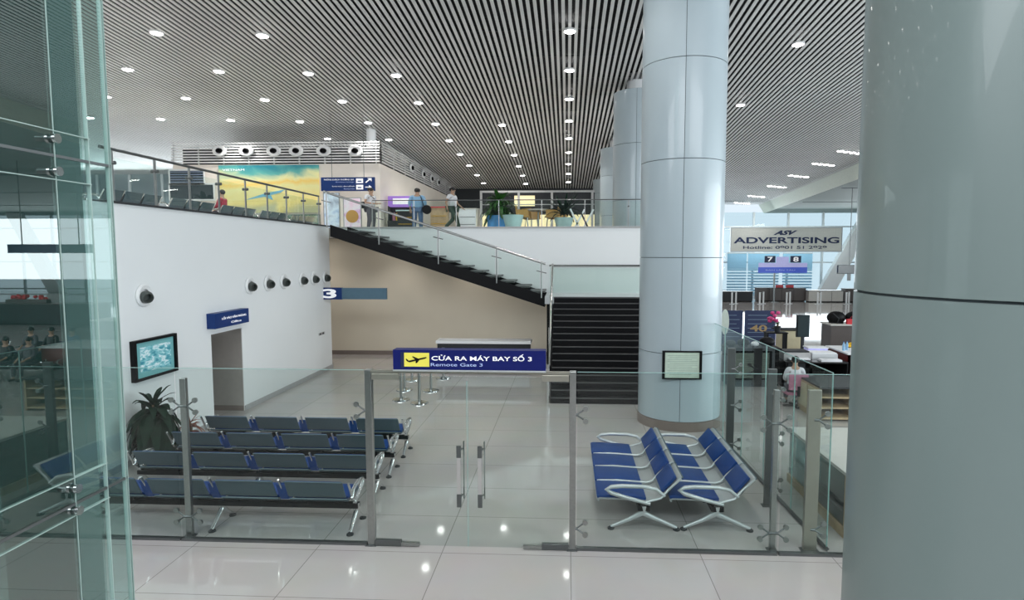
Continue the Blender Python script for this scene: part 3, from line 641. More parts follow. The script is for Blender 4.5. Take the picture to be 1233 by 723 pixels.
plant('potted_plant', 'large dark green broad leaved potted plant before the framed picture', (atY(181, 500, 10.65).x+.06, 10.65, 0), M['potd'], .26, .40, .78,
      [(.05, 26, .60, .9, .22, 1.0, 2), (.2, 28, .62, 1.0, .22, 1.0, 3), (.4, 28, .64, 1.1, .23, 1.0, 4), (.55, 26, .64, 1.1, .22, 1.05, 5), (.68, 20, .66, .95, .18, 1.1, 7), (.78, 8, .62, .5, .09, 1.35, 6)], M['leaf'])
q = atY(229, 515, 11.6)
plant('flowering_plant', 'small reddish brown leaved plant beside the farthest grey seat row', (atY(229, 515, 11.9).x, 11.9, 0), M['terracotta'], .16, .28, .2, [(.1, 18, .42, .55, .07, 1.3, 9), (.2, 12, .4, .3, .05, 1.6, 10)], M['terracotta'])
q = atY(597, 272, 22.2)
plant('potted_tree', 'tall leafy potted tree in a bright blue planter on the gallery', (q.x+.05, 22.9, 4.9), M['skyblue'], .42, .52, .45, [(.05, 34, 1.05, .85, .16, 1.2, 12), (.3, 34, 1.05, .8, .16, 1.3, 13), (.5, 26, .85, .6, .14, 1.5, 14)], M['leaf2'], sq=True)
q = atY(692, 270, 22.2)
plant('potted_plant', 'spiky dark plant in a pale bowl planter on the gallery', (q.x-.4, 22.4, 4.9), M['potw'], .36, .40, .15, [(.1, 30, 1.05, .55, .11, 1.1, 22), (.2, 18, 1.0, .25, .09, 1.5, 23)], M['leaf'])
q = atY(615, 270, 21.9)
t = thing('bowl_planter', 'empty pale teal bowl planter beside the blue tree planter on the gallery', 'planter', (q.x+.1, 21.75, 4.9))
MB().lathe([(0, 0), (.27, 0), (.38, .46), (.35, .46), (.33, .42), (0, .40)], n=28).build('bowl', M['potw'], t, smooth=True); MB().lathe([(.34, .41), (0, .42)], n=20).build('soil', M['stem'], t)

# ================================================================== PEOPLE
def person(label, loc, rz, shirt, trousers, hair, pose='stand', sleeve=.6, bag=None, long_hair=False, phone=False):
    t = thing('person', label, 'person', loc, rz)
    sx = 1.12
    if pose != 'sit': t.scale = (1.3, 1.2, 1.04)
    if pose == 'sit':
        hip = .47; J = dict(pel=(0, .03, .50), ch=(0, .08, .85), nk=(0, .07, 1.05))
        kn = [(-.12, -.40, .50), (.12, -.40, .50)]; an = [(-.12, -.42, .09), (.12, -.42, .09)]; hp = [(-.10, 0, .49), (.10, 0, .49)]
        sh = [(-.18, .08, 1.0), (.18, .08, 1.0)]; el = [(-.23, .0, .74), (.23, .0, .74)]; wr = [(-.13, -.26, .63), (.13, -.26, .63)]
    else:
        J = dict(pel=(0, 0, .93), ch=(0, .01, 1.25), nk=(0, 0, 1.46))
        if pose == 'walk':
            kn = [(-.10, -.20, .52), (.10, .02, .50)]; an = [(-.10, -.30, .10), (.10, .34, .14)]
            el = [(-.23, .12, 1.15), (.23, -.06, 1.14)]; wr = [(-.22, .08, .92), (.22, -.24, .97)]
        else:
            kn = [(-.10, -.02, .50), (.10, -.03, .50)]; an = [(-.11, .03, .09), (.12, .02, .09)]
            el = [(-.25, .03, 1.14), (.25, .03, 1.14)]; wr = ([(-.10, -.26, 1.10), (.12, -.26, 1.12)] if phone else [(-.24, -.10, .91), (.24, -.10, .91)])
        hp = [(-.09, 0, .90), (.09, 0, .90)]; sh = [(-.19, .01, 1.41), (.19, .01, 1.41)]
    nk = Vector(J['nk']); hd = nk+Vector((0, -.02, .15))
    V = [J['pel'], J['ch'], tuple(nk-Vector((0, 0, .05))), tuple(nk+Vector((0, -.005, .04))), tuple(hd), tuple(hd+Vector((0, .005, .07)))]
    E = [(0, 1), (1, 2), (2, 3), (3, 4), (4, 5)]; Rr = [(.145*sx, .10), (.16*sx, .105), (.09, .07), (.052, .052), (.078, .09), (.06, .07)]
    for s_ in (0, 1):
        b = len(V); V += [sh[s_], el[s_], wr[s_]]; E += [(2, b), (b, b+1), (b+1, b+2)]; Rr += [.058, .040, .027]
        b = len(V); toe = Vector(an[s_])+Vector((0, -.14, -.045)); V += [hp[s_], kn[s_], an[s_], tuple(toe)]; E += [(0, b), (b, b+1), (b+1, b+2), (b+2, b+3)]; Rr += [.085, .058, .038, .032]
    ex = MB()
    for s_ in (0, 1):
        w0 = Vector(wr[s_]); d = (w0-Vector(el[s_])).normalized(); sd = Vector((1, 0, 0)) if abs(d.x) < .8 else Vector((0, 1, 0))
        ex.tube([w0-d*.02, w0+d*.04, w0+d*.09], [.024, .032, .026], 8)
        for k, l in enumerate((.065, .08, .075, .055)):
            o = sd*(.030-.020*k); ex.tube([w0+d*.08+o, w0+d*(.08+l*.55)+o, w0+d*(.08+l)+o+Vector((0, -.018, -.008))], [.0095, .009, .007], 6)
        ex.tube([w0+d*.03+sd*.02*(1 if s_ else -1), w0+d*.06+sd*.05*(1 if s_ else -1), w0+d*.09+sd*.052*(1 if s_ else -1)], [.011, .010, .008], 6)
    ex.ell(tuple(hd+Vector((0, -.095, .01))), (.012, .02, .022), 8, 6)
    for s_ in (-1, 1): ex.ell(tuple(hd+Vector((s_*.082, 0, .01))), (.012, .022, .032), 8, 6)
    ex.ell(tuple(hd+Vector((0, -.075, -.045))), (.028, .02, .008), 8, 5)
    skinmesh('body', V, E, Rr, M['skin'], t, extra=ex)
    for s_ in (-1, 1): MB().ell(tuple(hd+Vector((s_*.032, -.083, .028))), (.011, .008, .006), 8, 6).build('eye', M['hair'], t)
    # hair
    hm = MB().ell(tuple(hd+Vector((0, .022, .055))), (.098, .105, .095), 16, 10)
    if long_hair: hm.ell(tuple(hd+Vector((0, .075, -.06))), (.085, .05, .16), 12, 8)
    hm.build('hair', hair, t, smooth=True)
    # shirt
    V = [tuple(Vector(J['pel'])+Vector((0, 0, .0 if pose == 'sit' else -.04))), J['ch'], tuple(nk-Vector((0, 0, .06))), tuple(nk-Vector((0, 0, .0)))]; E = [(0, 1), (1, 2), (2, 3)]; Rr = [(.175*sx, .125), (.185*sx, .13), (.11, .085), (.06, .06)]
    for s_ in (0, 1):
        b = len(V); e = Vector(sh[s_]).lerp(Vector(el[s_]), min(1, sleeve)); V += [sh[s_], tuple(e)]; E += [(2, b), (b, b+1)]; Rr += [.078, .062]
        if sleeve > 1: V.append(tuple(Vector(el[s_]).lerp(Vector(wr[s_]), sleeve-1))); E.append((b+1, b+2)); Rr.append(.045)
    skinmesh('shirt', V, E, Rr, shirt, t)
    V = [J['pel']]; E = []; Rr = [(.165*sx, .12)]
    for s_ in (0, 1): b = len(V); V += [hp[s_], kn[s_], tuple(Vector(an[s_])+Vector((0, 0, .03)))]; E += [(0, b), (b, b+1), (b+1, b+2)]; Rr += [.105, .078, .062]
    skinmesh('trousers', V, E, Rr, trousers, t)
    for s_ in (0, 1): MB().ell((an[s_][0], an[s_][1]-.06, max(.045, an[s_][2]-.045)), (.055, .14, .045), 12, 8).build('shoe', M['shoe'], t, smooth=True)
    return t
q = atY(447, 270, 25.0); person('man in a white shirt with a dark shoulder strap walking beneath the blue sign', (q.x, 25.0, 4.9), R(70), M['shirtw'], M['grey_t'], M['hair'], 'stand', .6, phone=True)
b_ = thing('shoulder_bag', 'dark bag with a strap carried by the man beneath the blue sign', 'bag', (q.x, 25.0, 4.9))
MB().box(-.36, -.16, -.33, -.24, .94, 1.22).build('pouch', M['dgrey'], b_, bevel=.03); MB().tube([(-.22, -.2, 1.12), (-.14, -.19, 1.3), (.06, -.14, 1.47), (.16, .0, 1.35)], .018, 6).build('strap', M['dgrey'], b_)
q = atY(503, 270, 25.3); person('woman in a light blue shirt seen from behind on the gallery', (q.x, 25.3, 4.9), R(185), M['shirtb'], M['jean'], M['hair'], 'stand', 1.5, long_hair=False)
b_ = thing('handbag', 'round black bag hanging at the hip of the woman in light blue', 'bag', (q.x+.42, 25.2, 5.62)); MB().lathe([(0, -.09), (.16, -.09), (.19, -.04), (.19, .04), (.16, .09), (0, .09)], n=20, mat=Matrix.Translation((0, 0, .2)) @ Matrix.Rotation(R(90), 4, 'X')).build('pouch', M['black'], b_, smooth=True)
MB().tube([(-.12, -.02, .33), (-.25, 0, .72), (-.30, .06, .80)], .014, 6).build('strap', M['black'], b_)
q = atY(545, 270, 25.0); person('man in a white T-shirt and dark green trousers walking right on the gallery', (q.x, 25.0, 4.9), R(75), M['shirtw'], M['green_t'], M['hair'], 'walk', .6)
person('seated person in a red top behind the gallery railing', (-12.3, 20.98, 4.9), R(-90), M['redsoft'], M['grey_t'], M['hair'], 'sit', 1.5)

# gallery benches behind the railing
B3 = bench('gallery_bench', 3, .75, 1, 'dgrey', 'perf', 'dgrey', .08, False, (0, 3)); b3 = [False]
nn = ('closest to the glass tower', 'second from the glass tower', 'third, beside the person in red', 'fourth, before the yellow mural', 'fifth, near the stair head')
for k, yy in enumerate((15.2, 17.9, 20.6, 23.3, 26.0)):
    place(B3, b3, (-12.3, yy, 4.9), R(90), 'black steel bench behind the gallery railing, '+nn[k], 'black benches along the gallery railing')
for k, yy in enumerate((18.4, 21.4, 24.4)):
    o = place(B3, b3, (-14.8, yy, 4.9), R(-90), 'black steel bench in the second gallery row, '+('nearest', 'middle', 'farthest')[k]+' of three', 'black benches in the second gallery row'); o.location.y += 2.25
# ================================================================== GALLERY SHOPS
a = atY(263, 199.5, 29.9); b = atY(385, 256, 29.9)
t = thing('mural_billboard', 'wide yellow and teal sky mural with a small blue plane on the gallery wall', 'billboard', (a.x, 29.95, 4.95)); L = b.x-a.x; hz = a.z-4.95; lo = b.z-4.95
MB().box(0, L, -.06, .0, lo, hz).build('print', art_mat('sky_mural', [(.0, (.45, .46, .28)), (.14, (.80, .68, .25)), (.34, (.80, .76, .36)), (.44, (.86, .62, .16)), (.52, (.80, .78, .40)), (.66, (.12, .42, .38)), (.80, (.02, .22, .28))], .5, .8, (1, 1, 1.6), .12, (.30, -.62, .62)), t)
pln = MB().prism([(L*.25, lo+.62), (L*.45, lo+.95), (L*.66, lo+1.15), (L*.62, lo+1.0), (L*.46, lo+.80)], -.075, -.06).prism([(L*.44, lo+.82), (L*.54, lo+.62), (L*.52, lo+.86)], -.075, -.06).build('plane_shape', pm('mural_blue', (.16, .45, .60), .5, emit=.1), t)
MB().box(0, L, -.09, .0, 0, lo-.1).build('planter_screen', art_mat('foliage_screen', [(.3, (.02, .05, .04)), (.5, (.10, .20, .16)), (.7, (.45, .52, .50))], 2.5, .5, emit=0), t)
text('VIETNAM', L*.22, .10, M['wtxt'], t, (L*.15, -.065, hz-.22))
# shop window at left
for (x0, x1, y0, y1, lb) in ((205, 246, 206, 221, 'dark upper shop window with pale blinds left of the yellow mural'), (205, 258, 223, 240, 'dark lower shop window left of the yellow mural')):
    a = atY(x0, y0, 29.95); b = atY(x1, y1, 29.95)
    t = thing('shop_window', lb, 'window', (a.x, 29.95, b.z)); L = b.x-a.x; hh = a.z-b.z
    MB().box(0, L, -.03, 0, 0, hh).build('pane', M['screen'], t); MB().box(-.06, L+.06, -.06, .0, hh, hh+.08).box(-.06, L+.06, -.06, .0, -.08, 0).box(-.06, 0, -.06, 0, 0, hh).box(L, L+.06, -.06, 0, 0, hh).build('frame', M['white'], t)
    if y0 < 210:
        s3 = MB()
        for k in range(5): s3.box(.0, L, -.04, -.03, hh*(k+.3)/5, hh*(k+.75)/5)
        s3.build('blind', pm('grey_blue_blind', (.22, .27, .38), .6), t)
# louvre band
t = thing('louvre_screen', 'band of horizontal pale louvres wrapping the top of the gallery shops', 'louvre', (BX, 30, 8.46))
lv = MB()
for k in range(8): z = .06+k*.135; lv.box(-10.65, .12, -.12, -.04, z, z+.06).box(.04, .12, -.12, 19.6, z, z+.06)
lv.build('slats', M['slat'], t)
for k in range(9): MB().box(-10.6+k*1.3, -10.54+k*1.3, -.05, 0, 0, 1.1).build('mullion', M['alu'], t)
for k in range(1, 9): MB().box(0, .05, k*2.3, k*2.3+.08, 0, 1.1).build('mullion', M['alu'], t)
MB().box(-10.3, -.3, .3, .4, 0, .8).box(-.4, -.3, .3, 19.5, 0, .8).build('backing', M['dgrey'], t)
AN2 = thing('ceiling_air_nozzle', 'x', 'air vent'); an = [False]
MB().lathe([(.14, 0), (.36, 0), (.38, .05), (.33, .10), (.17, .08)], n=28, mat=Matrix.Scale(.72, 4, (0, 0, 1)) @ Matrix.Rotation(R(90), 4, 'X')).build('ring', M['grille'], AN2, smooth=True)
MB().lathe([(.16, .0), (.16, .14), (.12, .15), (.10, .02), (0, .02)], n=24, mat=Matrix.Scale(.8, 4, (0, 0, 1)) @ Matrix.Rotation(R(90), 4, 'X')).build('nozzle', M['black'], AN2, smooth=True)
for k, px in enumerate((265, 297, 330, 357, 390, 428)):
    q = atY(px, 182, 29.84); place(AN2, an, (q.x, 29.84, q.z), 0, 'round white air nozzle on the front of the louvre band, %s from the left' % ('first', 'second', 'third', 'fourth', 'fifth', 'sixth')[k], 'air nozzles on the front louvre band')
for k, px in enumerate((495, 509, 519, 527)):
    q = atX(px, (210, 217, 223, 229)[k]-3, BX+.14); place(AN2, an, (BX+.14, q.y, 9.0), R(90), 'round white air nozzle on the receding side of the louvre band, %s' % ('nearest', 'second', 'third', 'farthest')[k], 'air nozzles on the side louvre band')
# direction sign
a = atY(387, 214, 28.2); b = atY(451.5, 230, 28.2)
t = thing('direction_sign', 'blue gallery direction sign with white pictograms and arrows', 'sign', (a.x, 28.2, b.z)); L = b.x-a.x; hz = a.z-b.z
MB().box(0, L, -.07, .07, 0, hz).build('sign_box', M['signblue'], t)
for x in (.2, .8): MB().tube([(L*x, 0, hz), (L*x, 0, hz+2.9)], .012, 6).build('hanger', M['dsteel'], t)
text('PHÒNG KHÁCH THƯƠNG GIA', L*.56, hz*.12, M['wtxt'], t, (L*.34, -.075, hz*.84)); text('Business Lounge', L*.34, hz*.08, M['ltxt'], t, (L*.45, -.075, hz*.64))
text('KHU VỰC ĂN UỐNG', L*.42, hz*.12, M['wtxt'], t, (L*.42, -.075, hz*.34)); text('Restaurant', L*.2, hz*.08, M['ltxt'], t, (L*.53, -.075, hz*.15))
for z in (.56, .10): MB().box(L*.66, L*.79, -.08, -.07, hz*z, hz*(z+.34)).build('pictogram', M['wtxt'], t)
for z in (.66, .20): MB().box(L*.69, L*.76, -.085, -.08, hz*z, hz*(z+.08)).build('pictogram_mark', M['signblue'], t)
MB().prism([(L*.83, hz*.62), (L*.85, hz*.58), (L*.92, hz*.80), (L*.95, hz*.68), (L*.95, hz*.92), (L*.87, hz*.92), (L*.90, hz*.85)], -.08, -.07).prism([(L*.83, hz*.24), (L*.83, hz*.30), (L*.90, hz*.30), (L*.90, hz*.42), (L*.95, hz*.27), (L*.90, hz*.12), (L*.90, hz*.24)], -.08, -.07).build('arrow', M['wtxt'], t)
# shop displays between people
def kiosk(name, label, px0, px1, ytop, Y, mat, cat, extra=None):
    a = atY(px0, ytop, Y); b = atY(px1, ytop, Y); t = thing(name, label, cat, ((a.x+b.x)/2, Y, 4.9)); return t, (b.x-a.x)/2, a.z-4.9
t, hw, hz = kiosk('snack_kiosk', 'snack kiosk with a purple screen header and packed shelves', 466, 497, 236, 30.5, None, 'kiosk')
MB().box(-hw, hw, 0, .6, 0, .75).build('counter', M['dgrey'], t); MB().box(-hw, hw, .1, .5, hz-.55, hz).build('header', M['purple'], t, bevel=.03); MB().box(-hw*.6, hw*.8, .08, .1, hz-.42, hz-.12).build('screen', M['wtxt'], t)
MB().box(-hw, -hw+.08, .1, .5, .75, hz-.5).box(hw-.08, hw, .1, .5, .75, hz-.5).box(-hw, hw, .45, .5, .75, hz-.5).build('side_frame', M['dgrey'], t)
cols = [M['pink'], M['yel'], M['paper'], M['redsoft'], M['leaf2'], M['shirtb'], M['chairy']]
for k in range(6):
    o = MB().box(q.x*0-.09, .09, -.08, .08, 0, .32+.05*(k % 2)).lathe([(.05, .32), (.03, .42), (0, .42)], n=8).build('drink_bottle', cols[k % 7], None); o.location = (t.location.x-hw+.3+k*(2*hw-.6)/5, 30.75, 5.65)
    setp(o, 'coloured bottle or carton standing on the snack kiosk counter', 'bottle', 'packs on the snack kiosk')
for k, (p0, p1, yt, Y, bm_, tm_) in enumerate(((478, 497, 253, 27.5, 'dgrey', 'potw'), (518, 538, 249, 28.5, 'wood', 'red'), (552, 573, 251, 29, 'alu', 'pale'))):
    a = atY(p0, yt, Y); b = atY(p1, yt, Y)
    t = thing('display_counter', ('dark gallery counter with a pale top beside the woman in light blue', 'wooden gallery stall with a red canopy between the two standing people', 'pale metal gallery counter right of the walking man')[k], 'counter', (a.x, Y, 4.9)); L = b.x-a.x; hz = a.z-4.9
    MB().box(0, L, 0, .5, .08, hz-.05).build('body', M[bm_], t); MB().box(-.05, L+.05, -.06, .56, hz-.05, hz).build('top', M[tm_], t); MB().box(.04, L-.04, .04, .46, 0, .08).build('plinth', M['black'], t)
    s4 = MB()
    for j in range(3): s4.box(.05, L-.05, -.02, 0, .12+j*hz*.28, .14+j*hz*.28)
    s4.build('shelf_edges', M['yel' if k != 2 else 'dgrey'], t)
# poster stands near the stair head
for k, (p0, p1, yt, col_) in enumerate(((390, 408, 233, 'lav'), (414, 434, 239, 'pink'))):
    a = atY(p0, yt, 24.5); b = atY(p1, yt, 24.5); t = thing('poster_stand', ('pale blue poster stand at the head of the stair', 'pink poster stand with a round orange motif near the stair head')[k], 'poster', (a.x, 24.5, 4.9)); L = b.x-a.x; hz = a.z-4.9
    MB().box(0, L, -.02, .02, .1, hz).build('poster', art_mat('poster_%d' % k, [(.3, (.25, .40, .62)), (.5, (.65, .75, .85)), (.7, (.30, .35, .45))] if k == 0 else [(.3, (.55, .20, .55)), (.5, (.80, .75, .80)), (.7, (.85, .55, .70))], 2.2, .3), t)
    MB().box(-.03, 0, -.03, .03, 0, hz+.02).box(L, L+.03, -.03, .03, 0, hz+.02).box(0, L, -.03, .03, hz, hz+.03).build('frame', M['steel'], t)
    MB().box(-.05, .05, -.2, .2, 0, .03).box(L-.05, L+.05, -.2, .2, 0, .03).build('foot', M['steel'], t)
    if k: MB().lathe([(0, .03), (.26, .03), (.26, .0)], n=20, mat=Matrix.Translation((L*.5, -.02, hz*.45)) @ Matrix.Rotation(R(90), 4, 'X')).build('motif', M['chairy'], t)
# far lit shop front
a = atY(578, 230, 38); b = atY(716, 236, 38); t = thing('shop_front', 'far gallery shop front with a dark transom and lit cream panels', 'shop front', (a.x, 38, 4.9)); L = b.x-a.x; hz = a.z-4.9
MB().box(0, L, 0, .1, .3, hz*.50).build('lit_panel', M['shop'], t); MB().box(0, L, .1, .2, hz*.5, hz).build('transom', M['dgrey'], t)
MB().box(L*.3, L*.48, .05, .09, hz*.68, hz*.9).build('transom_light', M['shop'], t)
fr = MB(); fr.box(0, L, -.06, 0, hz-.12, hz).box(0, L, -.05, 0, hz*.72-.05, hz*.72)
for x in (0, .33, .62, .97): fr.box(L*x, L*x+.14, -.08, .0, 0, hz)
fr.build('frame', M['skirt_grey'], t); MB().box(0, L, 0, .12, 0, .3).build('plinth', M['dwood'], t)
# cafe tables and chairs
def cafe_chair():
    t = thing('cafe_chair', 'x', 'chair')
    MB().sheet([(-.24, .45), (-.1, .43), (.1, .43), (.19, .46), (.24, .60), (.26, .84)], .03, -.30, .30).box(-.31, -.28, -.20, .24, .44, .70).box(.28, .31, -.20, .24, .44, .70).build('shell', M['chairy'], t, smooth=True)
    for sx_ in (-1, 1):
        for sy_ in (-1, 1): MB().tube([(sx_*.17, sy_*.14, .43), (sx_*.22, sy_*.19, 0)], .014, 6).build('leg', M['steel'], t)
    return t
CH = cafe_chair(); cu_ = [False]
for k, (px, Y, rz) in enumerate(((630, 22.6, 90), (640, 23.9, 130), (664, 22.7, -90), (671, 23.8, -130))):
    q = atY(px, 270, Y); place(CH, cu_, (q.x, Y, 4.9), R(rz), 'yellow tan cafe chair on the gallery, %s' % ('left front of the table', 'left rear of the table', 'right front of the table', 'right rear of the table')[k], 'cafe chairs round the gallery table')
q = atY(648, 270, 22.8); t = thing('cafe_table', 'round topped gallery table between the yellow tan cafe chairs', 'table', (q.x, 22.9, 4.9))
MB().lathe([(0, .70), (.45, .70), (.45, .74), (0, .74)], n=28).build('tabletop', M['pale'], t); MB().tube([(0, 0, .02), (0, 0, .70)], .035, 10).build('pedestal', M['steel'], t); MB().lathe([(.24, 0), (.24, .02), (.04, .04)], n=20).build('base', M['steel'], t, smooth=True)
q = atY(702, 262, 21.9); t = thing('sculpture_stand', 'slanting white panels leaning on a gallery stand near the column', 'stand', (q.x-.3, 21.8, 4.9))
for k in range(4): MB().box(-.03, .03, -.02, .02, 0, .75, Matrix.Translation((.16*k, 0, 0)) @ Matrix.Rotation(R(-25 if k % 2 else 28), 4, 'Y')).build('panel', M['paper' if k != 3 else 'dgrey'], t)
MB().box(-.2, .7, -.1, .1, 0, .03).build('base', M['skirt_grey'], t)

# ================================================================== FAR HALL, right
# billboard
a = atY(881, 275, 57); b = atY(1012.5, 302.5, 57)
t = thing('advertising_billboard', 'long cream billboard reading ADVERTISING before the far glazing', 'billboard', (a.x, 57, b.z)); L = b.x-a.x; hz = a.z-b.z
MB().box(0, L, 0, .15, 0, hz).build('board', M['board'], t); MB().box(-.08, 0, -.02, .17, -.08, hz+.08).box(L, L+.08, -.02, .17, -.08, hz+.08).box(0, L, -.02, .17, hz, hz+.08).box(0, L, -.02, .17, -.08, 0).build('frame', M['mull'], t)
text('ASV', L*.22, hz*.2, M['ntxt'], t, (L*.49, -.03, hz*.80), bold=.05, shear=.5)
text('ADVERTISING', L*.96, hz*.27, M['ntxt'], t, (L*.50, -.03, hz*.47), bold=.025)
text('Hotline: 0901 51 2929', L*.76, hz*.13, M['ntxt'], t, (L*.49, -.03, hz*.16), bold=.01)
for x in (.1, .9): MB().box(L*x, L*x+.12, .15, 3.0, hz*.4, hz*.5).build('bracket', M['mull'], t)
# blinds
for k, (p0, p1) in enumerate(((876, 898), (901, 937), (943, 977))):
    a = atY(p0, 305.5, 59.6); b = atY(p1, 349, 59.6); t = thing('window_blind', 'pale blue slatted blind in the far glazing, %s bay' % ('left', 'middle', 'right')[k], 'blind', (a.x, 59.6, max(.02, min(b.z, .02)))); L = b.x-a.x; hz = a.z-max(.02, min(b.z, .02))
    s5 = MB()
    for j in range(14): s5.box(0, L, -.02, .02, hz*j/14, hz*(j+.62)/14)
    s5.build('slats', M['blind'], t); MB().box(0, L, .0, .04, hz*.62, hz).build('upper_sheet', M['blind'], t); MB().box(0, L, -.05, .05, hz, hz+.1).build('headrail', M['mull'], t)
# gate 7-8 sign
Y = 50; a = atY(913, 322, Y); b = atY(971.5, 329, Y); t = thing('gate_desk_sign', 'blue gate sign with the numbers 7 and 8 on a pole before the blinds', 'sign', (a.x, Y, 0)); L = b.x-a.x
MB().box(0, L, -.05, .05, b.z, a.z).build('band', pm('bright_blue_band', (.06, .12, .62), .4, emit=.15), t)
MB().box(.03, L, -.04, .04, a.z, a.z+.36).build('route_strip', M['lav'], t); text('BẠN LÊN TÀU', L*.6, .14, M['ltxt'], t, (L*.45, -.06, (a.z+b.z)/2))
for px, ch in ((927, '7'), (958, '8')):
    c = atY(px, 316, Y); nb = MB().box(c.x-a.x-.42, c.x-a.x+.42, -.05, .05, a.z+.38, a.z+.92).build('number_tile', M['dnavy'], t); text(ch, .42, .38, M['wtxt'], nb, (c.x-a.x, -.055, a.z+.65), bold=.02)
c = atY(942, 316, Y); MB().box(c.x-a.x-.5, c.x-a.x+.5, -.04, .04, a.z+.36, a.z+.85).build('middle_tile', M['lav'], t)
MB().box(1.25, 1.37, -.05, .05, 0, b.z).build('pole', M['dsteel'], t); MB().box(1.0, 1.6, -.25, .25, 0, .04).build('base', M['dsteel'], t)
# gate counters
def desk(label, px0, px1, ytop, Y, body, top, d=.8, name='gate_counter', cat='counter', h=None, panel=None):
    a = atY(px0, ytop, Y); b = atY(px1, ytop, Y); h = h or a.z
    t = thing(name, label, cat, (a.x, Y, 0)); L = b.x-a.x
    MB().box(.03, L-.03, .03, d, .08, h-.05).build('body', M[body], t); MB().box(0, L, 0, d+.03, h-.05, h).build('top', M[top], t, bevel=.008); MB().box(.08, L-.08, .08, d-.05, 0, .08).build('plinth', M['black'], t)
    fr = MB(); k = 0
    for j in range(1, max(2, int(L/.9))): fr.box(L*j/max(2, int(L/.9))-.01, L*j/max(2, int(L/.9))+.01, .015, .03, .1, h-.08)
    fr.build('panel_joints', M['black' if not panel else panel], t); return t
desk('dark brown gate counter under the 7 and 8 sign', 912, 971, 347, 50.6, 'dwood', 'dgrey')
desk('low grey glass fronted counter left of the dark gate counter', 868, 907, 351, 50, 'dgrey', 'blackg')
desk('low counter with a pale glass front right of the dark gate counter', 974, 1016, 350, 50, 'pale', 'blackg')
desk('dark counter at the far right edge by the near column', 1018, 1040, 348, 50, 'dwood', 'dgrey')
for k, (p0) in enumerate((934, 946.5)):
    a = atY(p0, 343.5, 50.8); t = thing('red_desk_sign', 'small red sign on the dark gate counter, the %s one' % ('left', 'right')[k], 'sign', (a.x, 50.8, atY(912, 347, 50.6).z)); MB().box(0, .62, -.02, .02, .0, .26).build('plate', M['red'], t, bevel=.01); MB().box(.1, .5, -.03, .08, -.0, .03).build('foot', M['dgrey'], t)
# belt stanchions, pairs
PS = thing('belt_barrier', 'x', 'barrier')
MB().box(-.05, .05, -.05, .05, .02, .95).build('post', M['white'], PS); MB().box(.42, .52, .55, .65, .02, .95).build('post', M['white'], PS)
MB().add([(0, 0, .88), (.47, .6, .88), (.47, .6, .94), (0, 0, .94)], [(0, 1, 2, 3)]).build('belt', M['dsteel'], PS)
MB().lathe([(.2, 0), (.2, .02), (.05, .04)], n=16).lathe([(.2, 0), (.2, .02), (.05, .04)], (.47, .6, 0), 16).build('base', M['alu'], PS, smooth=True); pu = [False]
for k, px in enumerate((888, 921, 953, 990, 1024)):
    q = atZ(px, 366, 0); place(PS, pu, (q.x-.6, q.y-.6, 0), 0, 'pair of white belt posts on the far shiny floor, %s from the left' % ('first', 'second', 'third', 'fourth', 'fifth')[k], 'belt posts before the gate counters')
# dark screen hanging by the strut
q = atY(1020, 325, 45); t = thing('hanging_screen', 'black screen hanging on a thin rod beside the slanted white strut', 'screen', (q.x, 45, q.z))
MB().box(-.7, .5, -.1, .1, -.3, .35).build('screen', M['screen'], t, bevel=.03); MB().tube([(.15, 0, .35), (.15, 0, 6.3)], .03, 6).build('rod', M['dsteel'], t); MB().box(.05, .25, -.08, .08, -.8, -.3).build('lower_bracket', M['dsteel'], t)
# banners
for k, (p0, p1, y0_, y1_) in enumerate(((868, 893.5, 374, 409), (897, 933, 374, 412))):
    Y = 24; a = atY(p0, y0_, Y); b = atY(p1, y1_, Y); t = thing('banner_stand', ('dark navy printed banner half behind the big column', 'dark navy banner with a gold 40')[k], 'banner', (a.x, Y, 0)); L = b.x-a.x
    MB().box(0, L, -.015, .015, .12, a.z).build('banner', M['dnavy'], t); MB().box(0, L, -.12, .12, 0, .12).build('base', M['alu'], t); MB().tube([(L/2, .05, .12), (L/2, .03, a.z)], .015, 6).build('pole', M['alu'], t)
    ln = MB(); hgt = a.z
    for j in range(6): ln.box(L*.1, L*(.86 if j % 2 else .72), -.02, -.015, hgt-.2-j*.17, hgt-.18-j*.17)
    ln.build('printed_lines', pm('banner_print', (.16, .22, .30), .6), t)
    if k: c = atY(914, 395.5, Y); text('40', L*.55, .26, M['gold'], t, (L*.45, -.022, c.z), bold=.02)
q = atY(873, 388, 22); t = thing('oval_sign', 'pale oval standing sign against the left navy banner', 'sign', (q.x, 22, 0))
MB().lathe([(0, -.02), (1, -.02), (1, .02), (0, .02)], n=28, mat=Matrix.Translation((0, 0, q.z)) @ Matrix.Diagonal((.14, 1, .46, 1)) @ Matrix.Rotation(R(90), 4, 'X')).build('plate', pm('pale_oval', (.55, .62, .55), .5), t); MB().tube([(0, 0, .03), (0, 0, q.z-.4)], .02, 8).build('pole', M['steel'], t); MB().lathe([(.18, 0), (.18, .03), (0, .03)], n=18).build('base', M['steel'], t)

# ---- service desks right of the glass side wall
def at(px, py, z): return atZ(px, py, z)
